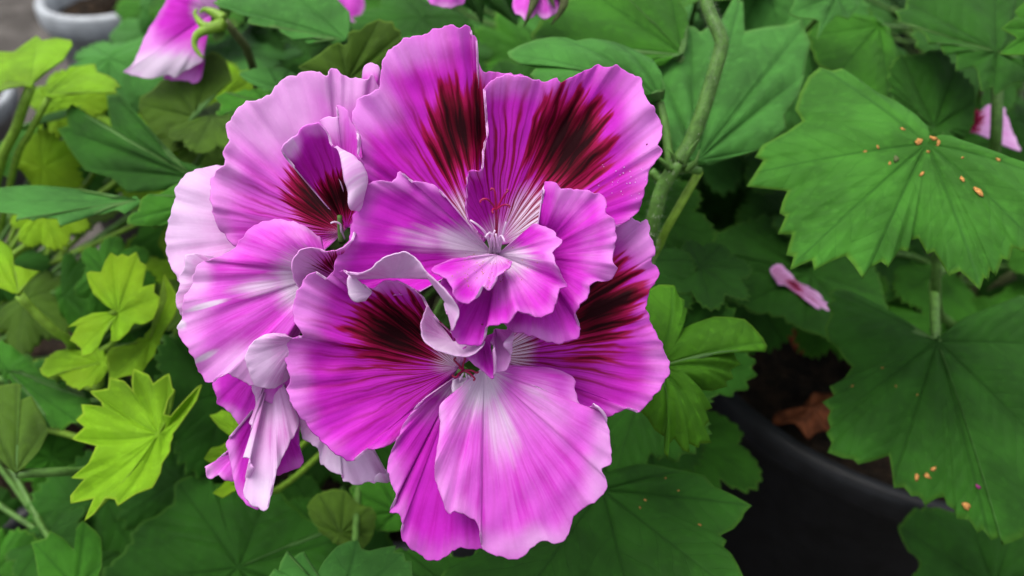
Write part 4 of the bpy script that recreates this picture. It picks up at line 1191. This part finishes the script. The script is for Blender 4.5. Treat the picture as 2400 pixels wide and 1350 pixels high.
px_leaf([(2088, 53), (2108, 48), (2097, 27), (2123, 17), (2127, -10), (2200, -40), (2300, -50), (2383, -10), (2380, 27), (2366, 90), (2345, 118), (2367, 140), (2410, 140), (2440, 187), (2380, 195), (2367, 200), (2333, 223), (2327, 200), (2300, 217), (2290, 187), (2283, 153), (2243, 163), (2240, 127), (2213, 130), (2200, 107), (2175, 108), (2167, 87), (2143, 63), (2110, 56)], (2335, 122), 'BX', 'leaf_dark', d=.32, gy=-.012, relief=.002, tips=[(2090, 50), (2125, 0), (2330, -40), (2240, 160), (2330, 220), (2430, 180)], label='dark drooping leaf with sharp teeth beside the pale petal scrap')
px_leaf([(2347, 67), (2390, 37), (2380, 23), (2410, 0), (2480, 0), (2500, 100), (2450, 140), (2400, 135), (2345, 122), (2383, 90)], (2450, 70), 'BX', 'leaf', d=.29, gy=-.008, relief=.0015, label='bright green leaf tip with two long teeth')
px_leaf([(1850, 30), (1862, 5), (1880, -30), (2000, -40), (2020, -10), (2010, 20), (1990, 42), (1960, 36), (1935, 60), (1914, 94), (1920, 55), (1880, 42)], (1960, -10), 'BR', 'leaf_blue', d=.33, gy=-.012, relief=.0015, label='pale green leaf tip hanging over the pleated leaf')
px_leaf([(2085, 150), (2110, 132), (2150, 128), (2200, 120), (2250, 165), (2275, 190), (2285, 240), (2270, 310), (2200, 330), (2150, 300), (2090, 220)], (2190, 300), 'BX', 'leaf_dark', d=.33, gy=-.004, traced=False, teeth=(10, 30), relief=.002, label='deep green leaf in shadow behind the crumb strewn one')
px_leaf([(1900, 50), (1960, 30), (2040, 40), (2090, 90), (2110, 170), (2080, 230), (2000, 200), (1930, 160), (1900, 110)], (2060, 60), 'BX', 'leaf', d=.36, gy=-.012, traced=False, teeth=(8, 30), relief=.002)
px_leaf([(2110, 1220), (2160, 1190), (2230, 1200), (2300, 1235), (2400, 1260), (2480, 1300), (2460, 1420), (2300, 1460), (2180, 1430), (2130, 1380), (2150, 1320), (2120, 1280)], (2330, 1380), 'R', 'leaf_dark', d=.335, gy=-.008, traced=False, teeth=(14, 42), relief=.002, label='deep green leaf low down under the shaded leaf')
# dark leaves low on the left
px_leaf([(70, 1270), (110, 1262), (120, 1245), (150, 1262), (175, 1290), (180, 1240), (195, 1220), (225, 1245), (235, 1260), (240, 1330), (220, 1400), (120, 1420), (90, 1340)], (180, 1380), 'L', 'leaf', d=.285, gy=-.006, tips=[(75, 1268), (200, 1222), (240, 1320)], relief=.0015, label='narrow lobed green leaf low down')
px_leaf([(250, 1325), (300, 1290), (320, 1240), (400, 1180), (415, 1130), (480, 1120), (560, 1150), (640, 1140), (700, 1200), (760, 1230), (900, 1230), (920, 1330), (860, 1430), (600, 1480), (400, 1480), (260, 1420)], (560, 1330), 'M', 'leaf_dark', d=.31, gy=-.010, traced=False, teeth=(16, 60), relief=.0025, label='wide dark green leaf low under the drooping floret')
px_leaf([(490, 970), (520, 962), (560, 975), (580, 1010), (550, 1030), (515, 1005)], (560, 1010), 'M', 'leaf_lime', d=.275, gy=-.01, relief=.001, label='small light green leaf beside the drooping floret')
px_leaf([(478, 1075), (505, 1045), (545, 1035), (570, 1060), (540, 1085), (500, 1090)], (550, 1070), 'M', 'leaf_lime', d=.28, gy=-.01, relief=.001)
px_leaf([(498, 1155), (530, 1130), (570, 1120), (560, 1150), (520, 1165)], (560, 1135), 'M', 'leaf_lime', d=.28, gy=-.01, relief=.001)
px_leaf([(720, 1180), (770, 1150), (810, 1152), (840, 1180), (880, 1200), (870, 1260), (830, 1300), (780, 1270), (745, 1240)], (800, 1250), 'M', 'leaf_olive', d=.30, gy=-.006, relief=.0015, traced=False, teeth=(4, 30), label='olive leaf in the gap under the petals')
px_leaf([(820, 1140), (900, 1120), (960, 1150), (960, 1230), (880, 1240)], (930, 1200), 'M', 'leaf', d=.31, gy=-.01, relief=.0015, traced=False, teeth=(6, 30))

px_leaf([(900, 1300), (980, 1290), (1080, 1310), (1160, 1300), (1230, 1340), (1200, 1440), (1050, 1480), (920, 1440)], (1100, 1420), 'M', 'leaf_dark', d=.285, gy=-.01, traced=False, teeth=(10, 40), relief=.002)

# ------------------------------------------------------------------ filling leaves, in the round
occupied = []


def scatter(region, drange, count, plant, mats, sizes, seed, toward=.45, zmin=None):
    rng = np.random.default_rng(seed)
    x0, y0, x1, y1 = region
    k = tries = 0
    while k < count and tries < count * 20:
        tries += 1
        x, y = rng.uniform(x0, x1), rng.uniform(y0, y1)
        d = rng.uniform(*drange)
        p = W(x, y, d)
        if p[2] < (zmin or BASES[plant][2] + .022):
            continue
        if any(np.linalg.norm(p - q) < .022 for q in occupied):
            continue
        occupied.append(p)
        N = np.array([0, 0, 1.0]) * (1 - toward) - FWD * toward + rng.normal(0, .28, 3)
        c = BASES[plant]
        out = np.array([p[0] - c[0], p[1] - c[1], 0]) + rng.normal(0, .03, 3)
        free_leaf(p, rng.uniform(*sizes), N, out, plant, mats[int(rng.integers(len(mats)))], seed * 100 + k, int(rng.choice([5, 5, 7])), rng.uniform(.18, .36), rng.uniform(.04, .08))
        k += 1


scatter((0, 230, 520, 760), (.33, .42), 22, 'L', ['leaf_lime', 'leaf', 'leaf_olive', 'leaf_lime'], (.016, .026), 3)
scatter((-60, 500, 480, 1400), (.32, .40), 15, 'L', ['leaf_dark', 'leaf_dark', 'leaf'], (.016, .028), 4)  # mostly deep green: shade of the low gaps put into the leaf colour
scatter((200, 900, 1000, 1400), (.33, .40), 9, 'M', ['leaf_dark'], (.022, .034), 5)  # all deep green, so the gaps' shade is in the colour here too
scatter((250, -40, 800, 420), (.38, .50), 18, 'BL', ['leaf', 'leaf_dark', 'leaf_blue'], (.022, .036), 6)
scatter((760, -60, 1350, 260), (.36, .55), 18, 'BR', ['leaf', 'leaf_blue', 'leaf_dark'], (.022, .038), 7)
scatter((1250, -60, 2000, 320), (.36, .52), 22, 'BR', ['leaf', 'leaf_blue', 'leaf_dark'], (.026, .042), 8)
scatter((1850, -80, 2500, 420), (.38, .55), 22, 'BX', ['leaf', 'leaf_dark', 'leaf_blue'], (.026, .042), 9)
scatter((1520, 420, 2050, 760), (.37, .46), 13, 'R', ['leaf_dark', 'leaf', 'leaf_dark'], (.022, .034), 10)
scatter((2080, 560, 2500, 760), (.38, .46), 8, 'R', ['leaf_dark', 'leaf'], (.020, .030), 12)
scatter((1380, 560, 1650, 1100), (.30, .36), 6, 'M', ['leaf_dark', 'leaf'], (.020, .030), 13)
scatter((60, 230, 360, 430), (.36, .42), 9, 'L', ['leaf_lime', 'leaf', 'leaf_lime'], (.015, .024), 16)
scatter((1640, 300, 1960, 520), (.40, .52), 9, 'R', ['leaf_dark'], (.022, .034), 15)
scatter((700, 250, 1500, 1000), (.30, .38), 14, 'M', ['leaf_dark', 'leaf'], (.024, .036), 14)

# ------------------------------------------------------------------ stems on the right of the flower
def hairy(pts, r0, r1, parent, hairs, seed):
    P = catmull3(np.array([W(*p) for p in pts]), 60)
    rr = np.linspace(r0, r1, 60)
    V, F = tube_data(P, rr, 12)
    o = link('stem', mesh('stem', V, F, [M['stem']]), parent)
    rng = np.random.default_rng(seed)
    V, F = [], []
    T = np.gradient(P, axis=0)
    T /= np.linalg.norm(T, axis=1)[:, None]
    for i in range(hairs):
        j = int(rng.integers(60))
        q = P[j] + T[j] * rng.uniform(-.0006, .0006)
        d = rng.normal(0, 1, 3)
        d -= T[j] * d.dot(T[j])
        d /= np.linalg.norm(d)
        L = rng.uniform(.0009, .0019)
        tip = q + d * (rr[j] + L) + T[j] * rng.normal(0, .0004)
        s = np.cross(d, T[j]) * .00004
        k = len(V)
        V += [q + d * rr[j] * .9 - s, q + d * rr[j] * .9 + s, tip]
        F.append((k, k + 1, k + 2))
    h = link('stem_hair', mesh('stem_hair', V, F, [M['hair']], False), o)
    h['kind'] = 'stuff'
    return o


hairy([(1640, -60, .262), (1660, 20, .260), (1688, 85, .258), (1690, 110, .258), (1680, 150, .258), (1650, 250, .259), (1620, 330, .261), (1590, 378, .262)], .0019, .0023, PLANT_M, 2600, 1)
hairy([(1590, 378, .262), (1570, 410, .264), (1552, 440, .266), (1530, 520, .270), (1500, 640, .285), (1400, 820, .33), (1150, 900, .39)], .0022, .0026, PLANT_M, 1600, 2)
tube('stem', [W(1640, 400, .272), W(1600, 470, .272), (W(1560, 540, .275)), W(1530, 600, .285), W(1420, 760, .32), BASES['M'] + np.array([.03, 0, .04])], .0013, .0016, M['stem_lime'], PLANT_M, 30, 10)
tube('stem', [W(1525, 400, .266), W(1548, 420, .266), W(1575, 402, .263), W(1600, 396, .264), W(1640, 400, .27)], .0013, .0012, M['stem'], PLANT_M, 20, 10)
# stipules at the node
for (a, b, c) in (((1575, 395), (1545, 372), (1520, 350)), ((1600, 390), (1618, 350), (1640, 325)), ((1585, 385), (1575, 360), (1562, 346)), ((1610, 400), (1630, 380), (1640, 350))):
    P = catmull3(np.array([W(*a, .262), W(*b, .259), W(*c, .258)]), 10)
    V, F = tube_data(P, np.linspace(.0012, .0001, 10), 6)
    link('stipule', mesh('stipule', V, F, [M['stem']]), PLANT_M)
# woody main stems
for k, (p, b) in enumerate(BASES.items()):
    for j in range(3):
        rng = np.random.default_rng(50 + k * 5 + j)
        q = b + np.array([rng.uniform(-.03, .03), rng.uniform(-.03, .03), rng.uniform(.04, .07)])
        tube('stem', [b + np.array([rng.uniform(-.012, .012), rng.uniform(-.012, .012), -.006]), b * .5 + q * .5 + rng.normal(0, .004, 3), q], .0042, .0026, M['stem_dark'], PLANTS[p], 12, 9)

scatter((1700, -120, 2500, 120), (.55, .80), 14, 'BX', ['leaf', 'leaf_dark'], (.035, .055), 21, zmin=.03)
scatter((900, -120, 1750, 60), (.60, .85), 14, 'BR', ['leaf', 'leaf_dark', 'leaf_blue'], (.035, .055), 22, zmin=.03)
scatter((300, -120, 900, 40), (.60, .85), 10, 'BL', ['leaf', 'leaf_dark'], (.035, .05), 23, zmin=.03)

# ------------------------------------------------------------------ pots standing behind on the ground
pot(-.415, .885, .062, .15, M['white_plastic'], 'small pale grey plastic pot with a thick rim behind the lime leaves', roll=.018, rim_w=.005)
pot(-.555, .755, .075, .10, M['white_plastic'], 'low whitish plastic pot behind the stalks of the lime leaves', roll=.014)
pot(-.345, .775, .062, .13, M['black'], 'small black pot in front of the pale grey pot')


# ------------------------------------------------------------------ drooping flower on the plant behind
def z_of(d):
    return (D0 - d) * 1000.0


ZF = z_of(.335)
FE, EE = floret_base('BL', 500, 40, ZF, 'drooping pale pink flower with magenta base, seen from the side', back=(30, 20, -20))
petal(FE, (496, 30, ZF + 3), [(470, -40, ZF), (420, -30, ZF + 5), (393, 0, ZF + 5), (367, 43, ZF + 5), (350, 67, ZF + 5), (327, 117, ZF + 5), (310, 150, ZF + 5), (288, 164, ZF + 5), (303, 171, ZF + 5), (350, 182, ZF + 5), (390, 173, ZF + 5), (410, 180, ZF + 5), (427, 167, ZF + 5), (474, 143, ZF + 5)],
      mat='petal', pale=[(1.2, 390, 150, 110, 55, 0), (.9, 350, 130, 50, 60, 0)], white=[(.5, 470, 20, 30, 40, 0), (1.0, 390, 160, 110, 40, 0)], vein=0.0, bow=3, ruf=.25, label='broad petal white at the hem and magenta above')
petal(FE, (480, 60, ZF - 6), [(400, 150, ZF), (385, 182, ZF), (420, 186, ZF), (465, 190, ZF), (478, 150, ZF - 2)], mat='petal', pale=[(.5, 440, 170, 50, 30, 0)], bow=1, ruf=.5, label='shaded purple petal behind')
petal(FE, (520, 45, ZF + 2), [(500, -30, ZF + 6), (480, -20, ZF + 8), (470, 0, ZF + 8), (490, 20, ZF + 6)], mat='petal_wilt', bow=1, ruf=.3)
for pts in ([(528, 50), (500, 62), (475, 58), (456, 32), (462, 22)], [(525, 45), (500, 30), (480, 22), (468, 30)], [(525, 58), (490, 68), (462, 82), (456, 108), (470, 130), (478, 136)]):
    P = catmull3(np.array([W(x, y, .320) for x, y in pts]), 16)
    V, F = tube_data(P, np.interp(np.linspace(0, 1, 16), [0, .4, 1], [.0022, .0018, .0004]), 8)
    link('sepal', mesh('sepal', V, F, [M['stem_lime']]), FE)
tube('flower_stalk', [W(530, 52, .327), W(555, 85, .335), W(585, 130, .345), W(600, 240, .40), BASES['BL'] + np.array([.02, -.02, .04])], .0016, .0018, M['stem_dark'], PLANT_BL, 22, 8)


# ------------------------------------------------------------------ buds at the top
def bud(parent, x, y, d, outs, sepals, label):
    zz = z_of(d)
    f, e = floret_base('BR', x, y, zz, label, back=(0, -30, -8))
    for o in outs:
        petal(f, (x, y, zz), [(a, b, zz + c) for a, b, c in o], mat='petal_pink', pale=[(.4, o[len(o) // 2][0], o[len(o) // 2][1], 30, 20, 0)], vein=.15, bow=4, ruf=.35, n=60, nt=16)
    for pts in sepals:
        P = catmull3(np.array([W(a, b, d - c / 1000) for a, b, c in pts]), 14)
        V, F = tube_data(P, np.interp(np.linspace(0, 1, 14), [0, .35, 1], [.0016, .0019, .0002]), 8)
        link('sepal', mesh('sepal', V, F, [M['stem_dark']]), f)
    tube('flower_stalk', [e, e + np.array([.004, .03, .02]), e + np.array([.01, .08, -.03]), BASES['BR'] + np.array([.01, -.03, .04])], .0012, .0016, M['stem'], PLANT_BR, 20, 8)


bud(PLANT_BR, 1268, -60, .30, [[(1215, -40, 4), (1203, 0, 6), (1206, 28, 8), (1222, 36, 9), (1232, 46, 9), (1250, 38, 9), (1262, 20, 8), (1275, -30, 4)], [(1255, -30, 6), (1250, 10, 9), (1258, 30, 10), (1270, 42, 10), (1288, 40, 10), (1296, 20, 9), (1300, -30, 5)], [(1286, 5, 9), (1292, 32, 10), (1312, 25, 8), (1325, 5, 6), (1320, -40, 3)]],
    [[(1262, -40, 8), (1252, 0, 12), (1240, 35, 12), (1228, 62, 10)], [(1300, -40, 8), (1322, 0, 10), (1312, 30, 10), (1292, 58, 9)], [(1282, -50, 9), (1290, -10, 12), (1300, 20, 12)]], 'pink bud half open between pointed brown sepals')
bud(PLANT_BR, 1050, -70, .31, [[(1010, -40, 4), (998, -12, 6), (1012, 8, 8), (1040, 16, 8), (1068, 14, 8), (1088, 2, 6), (1092, -40, 3)]], [[(1050, -60, 6), (1060, -30, 10), (1075, -5, 10)]], 'closed pink bud tip hanging into view')
bud(PLANT_BR, 800, -40, .46, [[(760, -20, 0), (752, 0, 2), (775, 8, 4), (805, 20, 5), (822, 52, 5), (840, 40, 4), (852, 20, 2), (850, -20, 0)]], [[(800, -40, 2), (815, -10, 4), (830, 10, 4)]], 'small dark magenta flower blurred far behind')
bud(PLANT_BR, 915, -30, .48, [[(900, 0, 0), (895, 18, 2), (912, 42, 3), (930, 30, 2), (932, 0, 0)]], [[(915, -30, 2), (905, 0, 4), (900, 15, 4)]], 'tiny pale pink flower blurred far behind')
# dark drooping sepals beside the buds
for pts in ([(1105, -40), (1120, 10), (1130, 55)], [(1130, -40), (1170, 10), (1212, 58)], [(1085, -40), (1100, 0), (1112, 30)]):
    P = catmull3(np.array([W(x, y, .33) for x, y in pts]), 14)
    V, F = tube_data(P, np.interp(np.linspace(0, 1, 14), [0, .5, 1], [.0022, .0028, .0003]), 8)
    link('stem', mesh('stem', V, F, [M['leaf_dark']]), PLANT_BR)


# ------------------------------------------------------------------ fallen petals, dry leaves, crumbs
def loose_petal(pts, base, d, gx, gy, label, **kw):
    st = [(x, y, z_of(d + gx * (x - base[0]) / 100 + gy * (y - base[1]) / 100)) for x, y in pts]
    o = petal(None, (base[0], base[1], z_of(d)), st, name='fallen_petal', n=70, nt=18, **kw)
    del_label = o.get('label')
    return tag(o, label, 'petal', 'petals dropped among the leaves')


px_leaf([(1600, 620), (1680, 545), (1780, 510), (1860, 520), (1950, 560), (2050, 630), (2075, 740), (2010, 790), (1960, 800), (1880, 770), (1800, 740), (1700, 700), (1630, 680)], (1900, 640), 'R', 'leaf_dark', d=.372, gy=-.016, traced=False, teeth=(12, 34), relief=.002, key='R5', label='dim leaf holding a dropped petal')
loose_petal([(1815, 652), (1806, 632), (1826, 621), (1848, 638), (1868, 660), (1895, 671), (1920, 688), (1934, 707), (1972, 724), (1926, 726), (1897, 710), (1870, 686), (1846, 670), (1824, 666)], (1812, 645), .366, 0, -.012, 'withered white and magenta petal lying on a dim leaf by the black pot', mat='petal_wilt', vein=.9, blotch=[(.62, 1862, 668, 25, 12, 35)], ruf=.6)
loose_petal([(1960, 640), (1952, 615), (1965, 592), (1988, 582), (2000, 610), (1998, 638), (1980, 648)], (1975, 642), .41, 0, -.01, 'crumpled crimson pink petal under the crumb strewn leaf', mat='petal', vein=.6, ruf=.6)
loose_petal([(2243, 300), (2255, 262), (2270, 232), (2292, 262), (2317, 246), (2350, 252), (2368, 300), (2390, 352), (2343, 330), (2310, 314), (2275, 310)], (2260, 300), .365, 0, -.008, 'pale pink petal with a maroon end wedged behind a stem', mat='petal_wilt', blotch=[(2268, 275, 28, 40, 0)], ruf=.6)
tube('stem', [W(2338, 190, .345), W(2336, 260, .345), W(2332, 345, .35), W(2300, 500, .42), BASES['R'] + np.array([.03, .02, .04])], .0022, .0026, M['stem'], PLANT_R, 20, 9)


def dry_leaf(pts, z, label, seed, lift=.006):
    rng = np.random.default_rng(seed)
    P = catmull(np.array([on_z(x, y, z) for x, y in pts]), 60, True)
    c = P.mean(axis=0)
    V, F = [c + np.array([0, 0, lift])], []
    n, k = 60, 7
    ph = rng.uniform(0, 6, 3)
    for j in range(1, k + 1):
        t = j / k
        for i in range(n):
            p = c + (P[i] - c) * t
            V.append(p + np.array([0, 0, lift * (1 - t) + .004 * t * t * math.sin(i / n * 12.6 + ph[0]) + .0025 * t * math.sin(i / n * 31 + ph[1])]))
    for i in range(n):
        F.append((0, 1 + i, 1 + (i + 1) % n))
    for j in range(k - 1):
        for i in range(n):
            a, b = 1 + j * n + i, 1 + j * n + (i + 1) % n
            F.append((a, a + n, b + n, b))
    o = link('dry_leaf', mesh('dry_leaf', V, F, [M['dry'], M['dry']]))
    solidify(o, .0004)
    return tag(o, label, 'dry leaf', 'dry leaves on the soil')


dry_leaf([(1812, 985), (1840, 955), (1885, 950), (1910, 930), (1950, 935), (1960, 975), (1945, 1000), (1905, 1015), (1890, 1030), (1850, 1012)], .192, 'rust brown curled dry leaf on the soil by the pot rim', 1)
dry_leaf([(1760, 730), (1800, 690), (1860, 700), (1920, 760), (1930, 800), (1880, 810), (1830, 770)], .196, 'dark brown broad dead leaf under the dropped petal', 2, .010)
dry_leaf([(1735, 850), (1755, 842), (1762, 865), (1745, 872)], .192, 'small orange brown dry scrap beside the curled green leaf tip', 3, .003)
dry_leaf([(2120, 795), (2150, 770), (2190, 765), (2205, 790), (2160, 805)], .20, 'yellow brown dead leaf behind the shaded leaf stalk', 4, .006)


def crumb(key, x, y, s, mat, seed, label, cat='crumb'):
    v = FWD + RIGHT * ((x - 1200.0) / FPX) + UP * ((675.0 - y) / FPX)
    v /= np.linalg.norm(v)
    hit = BVH[key].ray_cast(Vector(CAM), Vector(v), 2.0)
    if hit[0] is None:
        print('crumb misses', key, x, y)
        return
    p, nn = np.array(hit[0]), np.array(hit[1])
    if nn @ FWD > 0:
        nn = -nn
    rng = np.random.default_rng(seed)
    a = np.cross(nn, [0.3, .8, .1]); a /= np.linalg.norm(a)
    b = np.cross(nn, a)
    th = rng.uniform(0, 6.28)
    a, b = a * math.cos(th) + b * math.sin(th), b * math.cos(th) - a * math.sin(th)
    V, F = [], []
    rings = ((.0, .25), (.35, 1.0), (.7, .8))
    n = 8
    for hgt, r in rings:
        for i in range(n):
            t = 2 * math.pi * i / n
            rr = r * rng.uniform(.45, 1.25)
            V.append(p + (a * math.cos(t) * 1.25 + b * math.sin(t) * .8) * s * rr + nn * (s * .7 * hgt * rng.uniform(.6, 1.3) - .0001))
    V.append(p + nn * s * .75)
    for j in range(2):
        for i in range(n):
            F.append((j * n + i, j * n + (i + 1) % n, (j + 1) * n + (i + 1) % n, (j + 1) * n + i))
    F += [(2 * n + i, 2 * n + (i + 1) % n, 3 * n) for i in range(n)]
    F.append(tuple(range(n))[::-1])
    o = link('crumb', mesh('crumb', V, F, [mat]))
    tag(o, label, cat, 'crumbs of dry flower debris on the leaves')


for i, (x, y, s) in enumerate([(2153, 332, 1.5), (2188, 325, 1.2), (2199, 336, 1.0), (2175, 356, .7), (2116, 303, .8), (2057, 344, .8), (2028, 355, .6), (2160, 408, 1.0), (2254, 421, 1.2), (2292, 450, 1.8), (2340, 374, .8), (2256, 370, .6), (2085, 383, .6)]):
    crumb('R1', x, y, s * .00085, M['crumb'], i, {1.8: 'largest orange brown dry crumb on the fresh green leaf', 1.5: 'broad orange crumb at the stalk notch of the fresh green leaf'}.get(
        s, 'small orange crumb near the stalk notch of the fresh green leaf' if math.hypot(x - 2172, y - 338) < 35 else 'orange brown dry crumb out on the blade of the fresh green leaf'))
for i, (x, y, s) in enumerate([(2148, 1119, 1.2), (2173, 1115, 1.2), (2186, 1099, 1.2), (2264, 1186, 1.7), (2068, 862, .5), (2100, 905, .5), (2150, 925, .4), (1998, 905, .5)]):
    crumb('R2', x, y, s * .00085, M['crumb'], 30 + i, 'largest orange crumb near the lower edge of the shaded leaf' if s > 1.5 else 'orange crumb in a group of three on the shaded leaf' if s > 1 else 'tiny pale crumb on the shaded leaf')
for i, (x, y, s) in enumerate([(1500, 1190, .5), (1512, 1172, .6), (1590, 1150, .4), (1640, 1230, .5), (1560, 1120, .5)]):
    crumb('B1', x, y, s * .00085, M['crumb'], 50 + i, 'tiny orange crumb on the broad dark leaf under the hanging petal')
crumb('R2', 2293, 1141, .0009, M['anther'], 70, 'purple scrap of dried petal on the large shaded leaf', 'scrap')
crumb('R1', 2100, 373, .0011, M['stem_dark'], 71, 'brown twig scrap on the large fresh green leaf', 'scrap')


def specks(key, box, count, size, mat, seed, name):
    rng = np.random.default_rng(seed)
    V, F = [], []
    for i in range(count):
        x, y = rng.normal((box[0] + box[2]) / 2, (box[2] - box[0]) / 4), rng.normal((box[1] + box[3]) / 2, (box[3] - box[1]) / 4)
        v = FWD + RIGHT * ((x - 1200.0) / FPX) + UP * ((675.0 - y) / FPX)
        v /= np.linalg.norm(v)
        hit = None
        for kk in key:
            h = BVH[kk].ray_cast(Vector(CAM), Vector(v), 1.0)
            if h[0] is not None and (hit is None or h[3] < hit[3]):
                hit = h
        if hit is None:
            continue
        p = np.array(hit[0]) - v * .00005
        s = size * rng.uniform(.5, 1.3)
        k = len(V)
        for dx, dy, dz in ((1, 0, 0), (-1, 0, 0), (0, 1, 0), (0, -1, 0), (0, 0, 1), (0, 0, -1)):
            V.append(p + np.array([dx, dy, dz]) * s)
        F += [(k + a, k + b, k + c) for a, b, c in ((0, 2, 4), (2, 1, 4), (1, 3, 4), (3, 0, 4), (2, 0, 5), (1, 2, 5), (3, 1, 5), (0, 3, 5))]
    o = link(name, mesh(name, V, F, [mat], False), FA)
    o['kind'] = 'stuff'


specks(('A4', 'A6', 'A3'), (1060, 590, 1230, 690), 110, .00014, M['crumb'], 5, 'pollen_grain')
specks(('A2',), (1400, 380, 1520, 470), 26, .00016, M['filament'], 6, 'pollen_speck')
specks(('A4',), (1128, 758, 1132, 762), 1, .0003, M['anther'], 7, 'dark_speck')
specks(('A2',), (1516, 338, 1520, 341), 1, .0004, M['anther'], 8, 'dark_speck')
